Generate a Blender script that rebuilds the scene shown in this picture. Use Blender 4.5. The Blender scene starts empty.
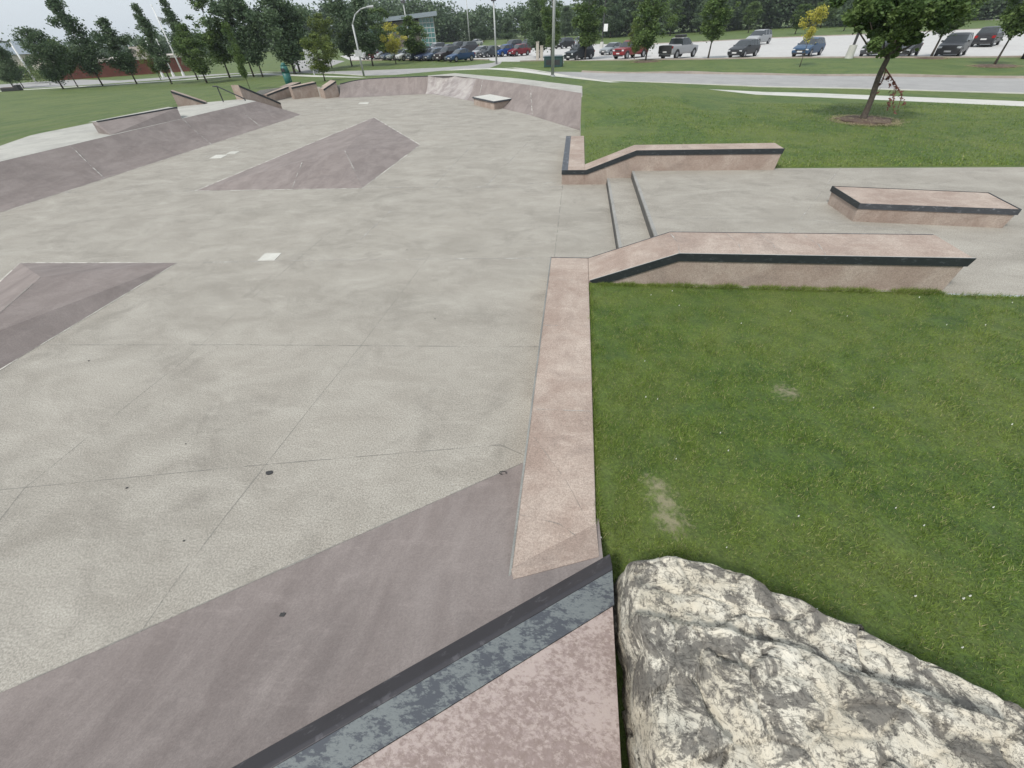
import bpy, bmesh, math, random
import numpy as np
from mathutils import Vector, Matrix, noise
from mathutils.geometry import delaunay_2d_cdt
random.seed(7); rng = np.random.default_rng(7)
scene = bpy.context.scene
COL = scene.collection
R = math.radians

# ------------------------------------------------------------------ camera
F = 403.0; CAMH = 3.5
def nrm(v):
    v = np.array(v, float); return v / np.linalg.norm(v)
_d = nrm([(535-512)/F, -(840-384)/F, -1]); _Z = -_d
_Y = np.array([0, 0, -1.]); _Y = nrm(_Y - _Y.dot(_Z)*_Z); _X = np.cross(_Y, _Z)
_a = R(9.2)
_W = math.cos(_a)*_X - math.sin(_a)*_Y; _V = math.sin(_a)*_X + math.cos(_a)*_Y
ROT = np.array([_W, _V, _Z])
def P(u, v, z=0.0):                    # the place at height z seen at a pixel (survey of the photograph)
    r = ROT @ np.array([(u-512)/F, -(v-384)/F, -1.0])
    t = (z-CAMH)/r[2]
    return np.array([t*r[0], t*r[1], z])
def PR(p):
    c = ROT.T @ (np.array(p, float) - np.array([0, 0, CAMH]))
    return (512+F*c[0]/-c[2], 384-F*c[1]/-c[2])
cam_d = bpy.data.cameras.new('camera'); cam = bpy.data.objects.new('camera', cam_d); COL.objects.link(cam)
M4 = Matrix([list(ROT[0])+[0], list(ROT[1])+[0], list(ROT[2])+[CAMH], [0, 0, 0, 1]])
cam.matrix_world = M4
cam_d.sensor_width = 36; cam_d.lens = 36*F/1024; cam_d.clip_start = .05; cam_d.clip_end = 5000
scene.camera = cam

# ------------------------------------------------------------------ terrain heights
HP = [(2,3,.33),(6,3,.33),(12,2,.33),(20,3,.33),(4,-4,.33),(12,9,.34),(20,9,.33),(3,14.5,.33),(8,15,.34),(14,15,.33),(.6,17.5,.34),(20,18,.3),
      (.4,21,.36),(.4,22.6,.62),(.4,24.3,.97),(.4,27.2,1.0),(1.5,23.0,.62),(3,25.2,.85),(3,27.6,1.02),(5.8,27.6,.68),(8.5,27.2,.27),(12,26.5,.28),(16,27,.26),(7,23,.40),(7,33,.25),(11,31,.22),(2,36,.25),(-4,34,1.0),(-9,43,.9),(-9,39,1.0),(-14,39.5,.85),(-18,38.5,.7),
      (-22,38.5,.6),(-25,36,.75),(-25,31,.85),(-22,26,.9),(-22,21,.9),(-22,16,.9),(-21,10,.9),(-22,3,.9),(-21,-4,.9),(-30,16,.85),(-32,30,.7),(-30,5,.8),(-26,40,.45),
      (-45,30,.5),(-45,10,.6),(-40,50,.2),(-20,52,.05),(-8,54,0),(3,46,.1),(14,40,.05),(26,32,.05),(34,22,.05),(40,8,.1),(0,70,0),(40,50,0),(-60,70,0),(70,30,0),
      (-80,30,.2),(0,120,0),(90,90,0),(-90,110,0),(200,200,0),(-200,200,0),(0,300,0),(300,0,0),(-300,0,0),(0,-60,.3),(60,-40,.2),(-60,-40,.4)]
_hp = np.array(HP)
def TH(x, y):
    d2 = (_hp[:,0]-x)**2 + (_hp[:,1]-y)**2 + .15
    w = d2**-1.7
    return float((w*_hp[:,2]).sum()/w.sum())
def G(u, v):
    z = .3
    for _ in range(60):
        p = P(u, v, z); z = .7*z+.3*TH(p[0], p[1])
    p[2] = z
    return p

# ------------------------------------------------------------------ materials
def new_mat(name):
    m = bpy.data.materials.new(name); m.use_nodes = True
    nt = m.node_tree; b = nt.nodes['Principled BSDF']
    return m, nt, b
class N:
    def __init__(s, nt): s.nt = nt
    def n(s, t, **k):
        x = s.nt.nodes.new(t)
        for a, v in k.items(): setattr(x, a, v)
        return x
    def l(s, a, b): s.nt.links.new(a, b)
    def coord(s, scale=(1,1,1), rot=(0,0,0), kind='Object'):
        tc = s.n('ShaderNodeTexCoord'); mp = s.n('ShaderNodeMapping')
        mp.inputs['Scale'].default_value = scale; mp.inputs['Rotation'].default_value = rot
        s.l(tc.outputs[kind], mp.inputs['Vector']); return mp.outputs[0]
    def noise(s, vec, scale, detail=4, rough=.55, dist=0):
        x = s.n('ShaderNodeTexNoise'); x.inputs['Scale'].default_value = scale; x.inputs['Detail'].default_value = detail
        x.inputs['Roughness'].default_value = rough; x.inputs['Distortion'].default_value = dist
        s.l(vec, x.inputs['Vector']); return x.outputs['Fac']
    def ramp(s, fac, stops, interp='LINEAR'):
        x = s.n('ShaderNodeValToRGB'); e = x.color_ramp.elements; x.color_ramp.interpolation = interp
        e[0].position, e[0].color = stops[0][0], c4(stops[0][1]); e[1].position, e[1].color = stops[-1][0], c4(stops[-1][1])
        for p, c in stops[1:-1]:
            q = e.new(p); q.color = c4(c)
        s.l(fac, x.inputs[0]); return x.outputs[0]
    def mix(s, fac, a, b, mode='MIX'):
        x = s.n('ShaderNodeMix', data_type='RGBA', blend_type=mode)
        for i, v in ((0, fac), (6, a), (7, b)):
            if isinstance(v, (int, float)): x.inputs[i].default_value = v
            elif isinstance(v, (tuple, list)): x.inputs[i].default_value = c4(v)
            else: s.l(v, x.inputs[i])
        return x.outputs[2]
    def math(s, op, a, b=0.0, clamp=False):
        x = s.n('ShaderNodeMath', operation=op); x.use_clamp = clamp
        for i, v in ((0, a), (1, b)):
            if isinstance(v, (int, float)): x.inputs[i].default_value = v
            else: s.l(v, x.inputs[i])
        return x.outputs[0]
    def bump(s, b, h, strength=.3, dist=.01):
        x = s.n('ShaderNodeBump'); x.inputs['Strength'].default_value = strength; x.inputs['Distance'].default_value = dist
        s.l(h, x.inputs['Height']); s.l(x.outputs[0], b.inputs['Normal'])
def c4(c): 
    if isinstance(c, (int, float)): return (c, c, c, 1)
    return (*c[:3], 1)

def concrete(name, base, light, dark, stain, speck=.5, streak=(1,1,1), rot=0, scuff=.0, rough=.85):
    m, nt, b = new_mat(name); k = N(nt); v = k.coord(); vs = k.coord(scale=streak, rot=(0,0,rot))
    big = k.noise(vs, .30, 8, .62, .6); mid = k.noise(vs, 1.0, 9, .68, .5); fine = k.noise(v, 60, 3, .7); vf = k.noise(v, 220, 2, .6)
    c = k.mix(k.ramp(big, [(.32, 0), (.68, 1)]), dark, base)
    c = k.mix(k.ramp(mid, [(.40, 0), (.75, 1)]), c, light)
    st = k.noise(v, 1.1, 6, .7, .8)
    c = k.mix(k.ramp(st, [(.54, 0), (.72, .55)]), c, stain)
    if scuff:
        sc = k.noise(k.coord(scale=(1.2, 5, 1), rot=(0, 0, rot+.5)), 1.6, 9, .78, .2)
        c = k.mix(k.ramp(sc, [(.53, 0), (.70, scuff)]), c, tuple(min(1, x*1.35) for x in light))
    sp = k.ramp(fine, [(.36, 1-.32*speck), (.62, 1+.0)])
    c = k.mix(1.0, c, sp, 'MULTIPLY')
    sp2 = k.ramp(vf, [(.35, 1-.35*speck), (.6, 1)])
    c = k.mix(.8, c, sp2, 'MULTIPLY')
    k.l(c, b.inputs['Base Color']); b.inputs['Roughness'].default_value = rough; b.inputs['Specular IOR Level'].default_value = .3
    k.bump(b, k.math('ADD', fine, k.math('MULTIPLY', mid, .6)), .25, .006)
    return m
M = {}
M['floor'] = concrete('pale_concrete', (.452,.418,.362), (.54,.508,.445), (.365,.338,.292), (.28,.258,.224), 1.25, (1, 1.6, 1), .9, .26)
M['deck'] = concrete('deck_concrete', (.44,.43,.39), (.55,.54,.49), (.37,.36,.33), (.31,.31,.28), .5)
M['purple'] = concrete('plum_concrete', (.255,.216,.200), (.325,.283,.264), (.210,.178,.167), (.175,.150,.142), .5, (2.5, 1, 1), .6, .25)
M['pink'] = concrete('pink_concrete', (.43,.335,.280), (.58,.49,.42), (.36,.275,.228), (.28,.22,.19), .9, (1.6, 1.6, 1.6), 0, .32)
M['riser'] = concrete('stained_edge', (.26,.26,.24), (.4,.4,.37), (.16,.16,.155), (.12,.12,.12), .6)
M['riserdark'] = concrete('dark_riser', (.13,.127,.118), (.2,.195,.18), (.085,.083,.08), (.06,.06,.058), .7)  # darker tone than the treads, for the vertical step faces
M['asphalt'] = concrete('worn_asphalt', (.36,.355,.345), (.42,.41,.40), (.31,.305,.30), (.29,.29,.285), .4, (1, 1, 1), 0)
M['lot'] = concrete('bleached_asphalt', (.54,.53,.51), (.6,.59,.57), (.49,.48,.47), (.45,.445,.44), .4)
M['kerb'] = concrete('kerb_concrete', (.42,.36,.31), (.5,.44,.38), (.33,.28,.25), (.3,.27,.24), .5)
M['nose'] = concrete('worn_step_nose', (.36,.355,.335), (.46,.45,.42), (.27,.265,.25), (.2,.2,.19), .7)
M['walk'] = concrete('sidewalk_concrete', (.58,.57,.53), (.66,.65,.6), (.5,.5,.46), (.46,.45,.42), .4)

def slab_mat():
    m, nt, b = new_mat('blotched_pink_concrete'); k = N(nt); v = k.coord(rot=(0,0,.6), scale=(1,1.6,1))
    a = k.noise(v, 26, 9, .76, .15); g = k.noise(k.coord(), 2.2, 4, .6)
    f = k.math('ADD', a, k.math('MULTIPLY', k.math('SUBTRACT', g, .5), .55))
    c = k.mix(k.ramp(f, [(.44, 0), (.57, 1)]), (.225,.172,.152), (.385,.318,.288))
    c = k.mix(k.ramp(k.noise(k.coord(), 30, 5, .7), [(.4, .0), (.7, .45)]), c, (.36,.29,.28))
    k.l(c, b.inputs['Base Color']); b.inputs['Roughness'].default_value = .85
    k.bump(b, k.noise(k.coord(), 90, 4, .7), .35, .004); return m
M['slab'] = slab_mat()
def steel_worn():
    m, nt, b = new_mat('worn_blue_steel'); k = N(nt); v = k.coord(rot=(0,0,-R(34.3)), scale=(1,2.2,1))
    f = k.math('ADD', k.noise(v, 19, 9, .72, .2), k.math('MULTIPLY', k.math('SUBTRACT', k.noise(k.coord(), 4, 3, .5), .5), .7))
    c = k.mix(k.ramp(f, [(.49, 0), (.58, 1)]), (.070,.077,.090), (.165,.182,.182))
    c = k.mix(k.ramp(k.noise(v, 45, 4, .7), [(.5, 0), (.75, .5)]), c, (.06,.065,.075))
    k.l(c, b.inputs['Base Color']); b.inputs['Metallic'].default_value = .25; b.inputs['Roughness'].default_value = .6
    k.bump(b, f, .25, .003); return m
M['steelworn'] = steel_worn()
def steel_dark(name, col, chips=.5):
    m, nt, b = new_mat(name); k = N(nt); v = k.coord(scale=(1,1,3))
    f = k.noise(v, 9, 6, .7, .3)
    c = k.mix(k.ramp(f, [(.57, 0), (.64, chips)]), col, tuple(x*3+.06 for x in col))
    c = k.mix(k.ramp(k.noise(k.coord(), 2.5, 5, .6), [(.5, 0), (.75, .6)]), c, tuple(x*.55 for x in col))
    k.l(c, b.inputs['Base Color']); b.inputs['Metallic'].default_value = .3; b.inputs['Roughness'].default_value = .5
    k.bump(b, f, .2, .003); return m
M['steel'] = steel_dark('dark_painted_steel', (.032,.038,.042))
M['lip'] = steel_dark('shaded_lip_steel', (.050,.047,.052), .25)  # dark brownish tone paints in the shading of the tilted lip
M['steelgrey'] = steel_dark('grey_worn_steel', (.075,.08,.09), .7)

def grass_mat(name, ground=True):
    m, nt, b = new_mat(name); k = N(nt); v = k.coord()
    big = k.noise(v, .45, 7, .7, .6); mid = k.noise(v, 3.2, 9, .8, .3); fine = k.noise(k.coord(scale=(1,1,.3)), 38, 4, .75); ff = k.noise(v, 9, 5, .7)
    c = k.mix(k.ramp(mid, [(.35, 0), (.68, 1)]), (.028,.074,.008), (.120,.195,.024))
    c = k.mix(k.ramp(big, [(.42, 0), (.62, .7)]), c, (.165,.205,.042))
    if ground:
        c = k.mix(k.ramp(ff, [(.35, 0), (.7, .55)]), c, (.088,.118,.034))
        c = k.mix(1.0, c, k.ramp(fine, [(.3, .5), (.65, 1.15)]), 'MULTIPLY')
        # mown stripes on the far left lawn
        w = k.n('ShaderNodeTexWave', wave_type='BANDS', bands_direction='X'); w.inputs['Scale'].default_value = .28; w.inputs['Distortion'].default_value = 1.2
        k.l(k.coord(rot=(0,0,R(-8))), w.inputs['Vector'])
        sep = k.n('ShaderNodeSeparateXYZ'); k.l(v, sep.inputs[0])
        left = k.math('MULTIPLY', k.math('LESS_THAN', sep.outputs[0], -18), .42)
        c = k.mix(k.math('MULTIPLY', w.outputs['Fac'], left), c, (.12,.14,.055))
        # bare earth patches
        dist = None
        for (x, y, r) in BARE:
            d = k.n('ShaderNodeVectorMath', operation='DISTANCE'); k.l(v, d.inputs[0]); d.inputs[1].default_value = (x, y, .33)
            q = k.math('DIVIDE', d.outputs['Value'], r)
            dist = q if dist is None else k.math('MINIMUM', dist, q)
        q = k.math('ADD', dist, k.math('MULTIPLY', k.math('SUBTRACT', k.noise(v, 11, 7, .75), .5), 5.0))
        c = k.mix(k.ramp(q, [(.1, .75), (1.5, 0)]), c, (.30,.265,.17))
        k.bump(b, k.math('ADD', fine, ff), .8, .03)
    else:
        at = k.n('ShaderNodeAttribute', attribute_name='var')
        c = k.mix(at.outputs['Fac'], c, (.21,.28,.065))
        at2 = k.n('ShaderNodeAttribute', attribute_name='dry')
        c = k.mix(at2.outputs['Fac'], c, (.36,.33,.17))
        if 'Transmission Weight' in b.inputs: b.inputs['Specular IOR Level'].default_value = .25
    k.l(c, b.inputs['Base Color']); b.inputs['Roughness'].default_value = .75
    return m
_b1 = P(664, 500, .33); _b2 = P(785, 391, .33); _b3 = P(888, 455, .33); _b4 = P(655, 485, .33); _b5 = P(670, 520, .33)
BARE = [(_b1[0], _b1[1], .15), (_b4[0], _b4[1], .12), (_b5[0], _b5[1], .14), (_b2[0], _b2[1], .13)]
M['grass'] = grass_mat('lawn_grass'); M['blade'] = grass_mat('grass_blades', False)

def plain(name, col, rough=.6, metal=0., var=.12, scale=6, spec=.5, coat=0):
    m, nt, b = new_mat(name); k = N(nt)
    f = k.noise(k.coord(), scale, 4, .6)
    c = k.mix(k.ramp(f, [(.3, 0), (.7, 1)]), tuple(x*(1-var) for x in col), tuple(min(1, x*(1+var)) for x in col))
    k.l(c, b.inputs['Base Color']); b.inputs['Roughness'].default_value = rough; b.inputs['Metallic'].default_value = metal
    b.inputs['Specular IOR Level'].default_value = spec
    if coat: b.inputs['Coat Weight'].default_value = coat; b.inputs['Coat Roughness'].default_value = .08
    return m
M['bark'] = plain('bark', (.085,.072,.06), .9, var=.35, scale=12, spec=.2)
M['polegrey'] = plain('galvanised_pole', (.42,.43,.43), .55, .2)
M['poledark'] = plain('dark_pole', (.05,.05,.052), .5)
M['white'] = plain('white_paint', (.75,.75,.73), .5)
M['offwhite'] = concrete('bleached_patch', (.62,.61,.55), (.74,.73,.67), (.5,.49,.44), (.42,.41,.37), .7)
M['rubber'] = plain('black_rubber', (.02,.02,.021), .8)
M['rim'] = plain('alloy_rim', (.35,.35,.36), .35, .6)
M['glass'] = plain('dark_car_glass', (.03,.036,.04), .08, 0, .05, spec=.8)
M['brick'] = concrete('red_brick', (.24,.085,.065), (.29,.11,.085), (.19,.07,.055), (.17,.06,.05), .5)
M['tan'] = plain('pale_roof_edge', (.5,.45,.4), .7)
M['bglass'] = plain('teal_curtain_glass', (.07,.17,.17), .12, 0, .2, 2, .8)
M['bwall'] = plain('brown_panel_wall', (.10,.085,.075), .8)
M['roofgrey'] = plain('slate_blue_roof', (.20,.235,.27), .6)
M['teal'] = plain('teal_plastic', (.02,.12,.105), .5)
M['boxgreen'] = plain('dark_green_cabinet', (.02,.055,.055), .5)
M['plate'] = plain('licence_plate', (.6,.6,.6), .5)
M['lamp'] = plain('headlamp_lens', (.6,.62,.65), .15, spec=.8)
M['tail'] = plain('red_lamp_lens', (.28,.01,.01), .2)
M['darktrim'] = plain('dark_trim', (.03,.03,.032), .5)
M['tar'] = plain('dark_tar', (.035,.035,.035), .7)
M['deadleaf'] = plain('dead_brown_leaves', (.14,.055,.04), .8, var=.3, scale=30)
M['clover'] = plain('white_clover', (.7,.7,.65), .8)
M['signred'] = plain('red_sign', (.5,.03,.03), .5)
def leaf_mat(name, a, bcol, spec=.25):
    m, nt, b = new_mat(name); k = N(nt)
    at = k.n('ShaderNodeAttribute', attribute_name='var')
    c = k.mix(at.outputs['Fac'], a, bcol)
    k.l(c, b.inputs['Base Color']); b.inputs['Roughness'].default_value = .6; b.inputs['Specular IOR Level'].default_value = spec
    tr = k.n('ShaderNodeBsdfTranslucent'); k.l(c, tr.inputs[0]); ms = k.n('ShaderNodeMixShader'); ms.inputs[0].default_value = .25
    k.l(b.outputs[0], ms.inputs[1]); k.l(tr.outputs[0], ms.inputs[2]); k.l(ms.outputs[0], nt.nodes['Material Output'].inputs[0])
    return m
M['leaf'] = leaf_mat('green_leaves', (.055,.105,.032), (.15,.215,.065))
M['leafblue'] = leaf_mat('blue_green_leaves', (.060,.105,.055), (.145,.20,.105))
M['leaflight'] = leaf_mat('light_green_leaves', (.085,.13,.035), (.19,.23,.06))
M['leafyellow'] = leaf_mat('yellow_leaves', (.30,.30,.05), (.58,.52,.11))
M['mulch'] = concrete('bark_mulch', (.13,.088,.068), (.24,.185,.135), (.09,.055,.042), (.07,.045,.035), 1.0)
M['drygrass'] = plain('dry_grass_rim', (.30,.26,.15), .9, var=.4, scale=30)

def rock_mat():
    m, nt, b = new_mat('lichen_limestone'); k = N(nt); v = k.coord()
    g = k.noise(v, 1.6, 4, .6)
    a = k.math('ADD', k.noise(v, 5.5, 9, .74, .45), k.math('MULTIPLY', k.math('SUBTRACT', g, .5), .25))
    c = k.mix(k.ramp(k.noise(v, 3, 5, .6), [(.35, 0), (.65, 1)]), (.54,.49,.39), (.71,.67,.57))
    c = k.mix(k.ramp(a, [(.478, 0), (.53, .88)]), c, (.155,.145,.13))
    sm = k.noise(v, 30, 7, .8, .2)
    c = k.mix(k.ramp(sm, [(.53, 0), (.58, .75)]), c, (.11,.10,.09))
    # thin dark squiggles
    ln = k.noise(k.coord(scale=(1,1.7,1), rot=(0,0,.5)), 6.5, 5, .6, 1.6)
    dl = k.math('ABSOLUTE', k.math('SUBTRACT', ln, .5))
    c = k.mix(k.ramp(dl, [(.0, .3), (.009, 0)]), c, (.08,.075,.07))
    ln2 = k.noise(k.coord(scale=(1.5,1,1), rot=(0,0,-.3)), 10, 4, .6, 1.2)
    dl2 = k.math('ABSOLUTE', k.math('SUBTRACT', ln2, .5))
    c = k.mix(k.math('MULTIPLY', k.ramp(dl2, [(.0, .5), (.014, 0)]), k.ramp(g, [(.45, 0), (.6, 1)])), c, (.07,.065,.055))
    k.l(c, b.inputs['Base Color']); b.inputs['Roughness'].default_value = .9; b.inputs['Specular IOR Level'].default_value = .2
    h = k.math('ADD', k.math('MULTIPLY', a, 1.2), k.math('MULTIPLY', sm, .5))
    k.bump(b, k.math('SUBTRACT', h, k.ramp(dl, [(.0, .5), (.02, 0)])), .7, .02)
    return m
M['rock'] = rock_mat()

# ------------------------------------------------------------------ object helpers
def mesh_obj(name, verts, faces, mat, parent=None, smooth=False, bevel=0):
    me = bpy.data.meshes.new(name); me.from_pydata([tuple(map(float, v)) for v in verts], [], faces); me.update()
    for mm in (mat if isinstance(mat, (list, tuple)) else [mat]): me.materials.append(mm)
    if smooth:
        for p in me.polygons: p.use_smooth = True
    o = bpy.data.objects.new(name, me); COL.objects.link(o)
    if parent: o.parent = parent
    if bevel:
        b = o.modifiers.new('bevel', 'BEVEL'); b.width = bevel; b.segments = 2; b.limit_method = 'ANGLE'; b.angle_limit = R(25)
    return o
def tag(o, label=None, cat=None, group=None, kind=None):
    if label: o['label'] = label
    if cat: o['category'] = cat
    if group: o['group'] = group
    if kind: o['kind'] = kind
    return o
def empty(name, loc, label, cat, group=None, rz=0, sc=None):
    o = bpy.data.objects.new(name, None); COL.objects.link(o); o.location = tuple(map(float, loc)); o.rotation_euler.z = rz
    o.empty_display_size = .2
    if sc: o.scale = sc
    return tag(o, label, cat, group)
class MB:
    def __init__(s): s.v = []; s.f = []
    def add(s, vs, fs):
        n = len(s.v); s.v += [tuple(map(float, x)) for x in vs]; s.f += [tuple(i+n for i in f) for f in fs]; return s
    def box(s, x0, x1, y0, y1, z0, z1):
        return s.add([(x0,y0,z0),(x1,y0,z0),(x1,y1,z0),(x0,y1,z0),(x0,y0,z1),(x1,y0,z1),(x1,y1,z1),(x0,y1,z1)],
                     [(0,3,2,1),(4,5,6,7),(0,1,5,4),(1,2,6,5),(2,3,7,6),(3,0,4,7)])
    def prism(s, a, b):              # two matching rings
        n = len(a)
        return s.add(list(a)+list(b), [tuple(range(n))[::-1], tuple(range(n, 2*n))] + [(i, (i+1) % n, (i+1) % n+n, i+n) for i in range(n)])
    def xz(s, path, y0, y1):
        return s.prism([(x, y0, z) for x, z in path], [(x, y1, z) for x, z in path])
    def tube(s, a, b, r0, r1=None, n=8, cap=True):
        r1 = r0 if r1 is None else r1; a = Vector(a); b = Vector(b); d = (b-a).normalized()
        u = d.orthogonal().normalized(); w = d.cross(u); k = len(s.v)
        for c, r in ((a, r0), (b, r1)):
            for i in range(n):
                t = 2*math.pi*i/n; s.v.append(tuple(c + (u*math.cos(t)+w*math.sin(t))*r))
        s.f += [(k+i, k+(i+1) % n, k+n+(i+1) % n, k+n+i) for i in range(n)]
        if cap: s.f += [tuple(range(k+n-1, k-1, -1)), tuple(range(k+n, k+2*n))]
        return s
    def path(s, pts, r, n=8):
        for i in range(len(pts)-1): s.tube(pts[i], pts[i+1], r if not isinstance(r, list) else r[i], None if not isinstance(r, list) else r[i+1], n)
        return s
    def sweep(s, pts, rad, n=12, wob=0, seed=0):
        r = random.Random(seed); pts = [Vector(tuple(map(float, p))) for p in pts]; k = len(s.v); u = None
        for i, p in enumerate(pts):
            d = (pts[min(i+1, len(pts)-1)]-pts[max(0, i-1)]).normalized()
            u = d.orthogonal().normalized() if u is None else (u-d*u.dot(d)).normalized(); w = d.cross(u)
            for j in range(n):
                t = 2*math.pi*j/n; q = rad[i]*(1+wob*r.uniform(-1, 1)); s.v.append(tuple(p+(u*math.cos(t)+w*math.sin(t))*q))
        for i in range(len(pts)-1): s.f += [(k+i*n+j, k+i*n+(j+1) % n, k+(i+1)*n+(j+1) % n, k+(i+1)*n+j) for j in range(n)]
        s.f += [tuple(range(k+n-1, k-1, -1)), tuple(range(k+(len(pts)-1)*n, k+len(pts)*n))]
        return s
    def build(s, name, mat, parent=None, smooth=False, bevel=0):
        o = mesh_obj(name, s.v, s.f, mat, parent, smooth, bevel)
        bm = bmesh.new(); bm.from_mesh(o.data); bmesh.ops.recalc_face_normals(bm, faces=bm.faces); bm.to_mesh(o.data); bm.free()
        return o
def copy_tree(o, parent=None):
    c = o.copy(); COL.objects.link(c); c.parent = parent
    for ch in list(o.children): copy_tree(ch, c)
    return c

# ------------------------------------------------------------------ terrain, roads, lot in one triangulation
def inpoly(x, y, poly):
    c = False; n = len(poly); j = n-1
    for i in range(n):
        xi, yi = poly[i]; xj, yj = poly[j]
        if (yi > y) != (yj > y) and x < (xj-xi)*(y-yi)/(yj-yi)+xi: c = not c
        j = i
    return c
g2 = lambda u, v: tuple(G(u, v)[:2])
rim = [P(582,86,1.0), P(518,78.5,1.0), P(455,73.2,1.0), P(428,75.6,1.0), P(398,77,.97), P(367,78.7,.92), P(343,82.8,.8)]
rim2 = [tuple(p[:2]) for p in rim]
park = [(.2,-6),(.2,1.3),(.28,1.6),(.28,6.3),(5.40,6.3),(5.40,6.02),(24,6.02),(24,12.75),(5.38,12.95),(5.38,13.2),(.28,13.2),(.28,17.55),(.22,17.7),(.22,21),(.22,24.3)]
park += [(.235, rim2[0][1])] + [(x, y) for x, y in rim2[1:]]
def _off(a, b, w):
    a = np.array(a[:2]); b = np.array(b[:2]); d = (b-a)/np.linalg.norm(b-a); n = np.array([-d[1], d[0]])*w; return [tuple(b+n), tuple(a+n)]
park += [rim2[-1]] if False else []
park += _off(P(326,98.6,0), P(340,97.0,0), .8) + _off(P(295,99.3,0), P(320,96.6,0), .6) + _off(P(269,102.3,0), P(304,94,0), .4)
park += [tuple(P(243,99,.9)[:2]), tuple(P(205,102.5,.9)[:2]), tuple(P(177,107,.9)[:2])]
park += [tuple(P(92,123,.9)[:2]), tuple(P(37,134,.9)[:2]), tuple(P(29,136,.9)[:2]), tuple(P(0,146,.9)[:2]), (-20.4,8),(-20.4,-6)]
g2o = g2
g2 = lambda u, v: tuple(P(u, v, .22 if v > 76.5 else .12)[:2])
walk = [g2(*q) for q in [(1300,115),(1150,107.5),(1024,103.3),(860,96),(760,92.6),(664,89.4),(582,84.2),(500,80.0),(440,77.6),(390,77),(317,76)]]
walk_lo = [g2(*q) for q in [(317,78),(390,79.2),(440,80),(500,83.6),(582,87),(664,91.0),(699,93.4),(860,100.4),(1024,109),(1150,114.5),(1300,123)]]
# keep the walk clear of the park outline
walk = walk[:6] + walk[8:]; walk_lo = walk_lo[:2] + walk_lo[5:]
def W2(pts): return [(float(x), float(y)) for x, y in pts]
# sidewalk as a constant-width ribbon behind the park
cl = [g2(1300,119),g2(1150,111),g2(1024,106.1),g2(860,98.2),g2(760,94.2),g2(664,90.2)]
a0 = np.array(cl[-1]); a1 = np.array(g2(452,74.6)); a2 = np.array(g2(390,78)); a3 = np.array(g2(317,77.2)); a4 = np.array(g2(262,75.4)); a5 = np.array(g2(180,80.5)); a6 = np.array(g2(103,86.5)); a7 = np.array(g2(20,91.5)); a8 = np.array(g2(-60,97))
mid = np.array([5.0, 33.6]); mid2 = np.array([-1.0, 39.6]); mid3 = np.array([-7.5, 44.4])
cl = [np.array(c) for c in cl] + [mid, mid2, mid3, a2, a3, a4, a5, a6, a7, a8]
def ribbon(cl, w):
    L = []; Rr = []
    for i, c in enumerate(cl):
        d = cl[min(i+1, len(cl)-1)] - cl[max(i-1, 0)]; d = d/np.linalg.norm(d); n = np.array([-d[1], d[0]])
        ww = w if not isinstance(w, list) else w[i]
        L.append(tuple(c+n*ww/2)); Rr.append(tuple(c-n*ww/2))
    return L + Rr[::-1]
WALK = ribbon(cl, 1.7)
near_edge = [g2(*q) for q in [(1300,107),(1150,100),(1024,95.2),(860,90),(760,87),(660,84),(572,80.6),(503,76)]]
near_edge += [g2(*q) for q in [(440,75.0),(364,75.6),(303,75.2),(262,73.6),(180,78.6),(103,84.6),(60,87.6),(18,89.5),(-60,95)]]
g2 = g2o
far_edge = [g2(*q) for q in [(-60,83),(0,84.5),(40,81.5),(82,79.5),(120,80.5),(178,76.2),(245,72.6),(300,71.6)]]
lotlow_l = [g2(*q) for q in [(316,71.8),(367,70.4),(440,67.6),(468,65.6),(492,63.0)]]
ROADX = near_edge + far_edge + lotlow_l + [g2(497,61.6), g2(502,61.6)] + [g2(*q) for q in [(500,64),(488,68.5),(480,70.3),(530,71.2),(582,72),(660,73.2),(760,74.6),(860,76),(1024,78.2),(1150,81),(1300,86)]]
LOT = [g2(*q) for q in [(1300,68),(1150,60),(1024,57.2),(860,58),(760,58.6),(700,59.6),(630,60.4),(545,61),(520,61.6),(502,61.6),(497,61.6),(489,60.2),(440,59.6),(400,60),(352,61),(340,56),(375,51.5),(440,48.4),(476,46.5),(560,44),(640,44.4),(695,42.3),(765,38.4),(860,34.8),(1024,27),(1150,22),(1300,16)]]
DRIVE = [g2(*q) for q in [(345,61),(316,71.8),(300,71.6),(292,66),(290,61),(325,59)]]
FARPATH = [g2(*q) for q in [(1150,13.5),(1024,17.6),(985,18.6),(985,20.2),(1024,19.8),(1150,16)]]
POLYS = [('park', park), ('sidewalk', WALK), ('road', ROADX), ('parking_lot', LOT), ('driveway', DRIVE), ('path', FARPATH)]
pts = []; 
def grid(x0, x1, y0, y1, s, hole=None):
    for x in np.arange(x0, x1+.01, s):
        for y in np.arange(y0, y1+.01, s):
            if hole and hole[0] < x < hole[1] and hole[2] < y < hole[3]: continue
            pts.append((x+random.uniform(-.2,.2)*s, y+random.uniform(-.2,.2)*s))
grid(-60, 50, -8, 60, 1.6)
grid(-160, 200, -60, 180, 14, (-61, 51, -9, 61))
grid(-2400, 2400, -600, 3000, 300, (-170, 210, -70, 190))
edges = []
for nme, pl in POLYS:
    n0 = len(pts); pts += W2(pl); edges += [(n0+i, n0+(i+1) % len(pl)) for i in range(len(pl))]
vo, eo, fo, *_ = delaunay_2d_cdt([Vector(p) for p in pts], edges, [], 0, 1e-4, False)
zz = [TH(v.x, v.y) for v in vo]
regions = {}
for f in fo:
    cx = sum(vo[i].x for i in f)/3; cy = sum(vo[i].y for i in f)/3; reg = 'lawn'
    for nme, pl in POLYS:
        if inpoly(cx, cy, pl): reg = nme; break
    regions.setdefault(reg, []).append(f)
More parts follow.
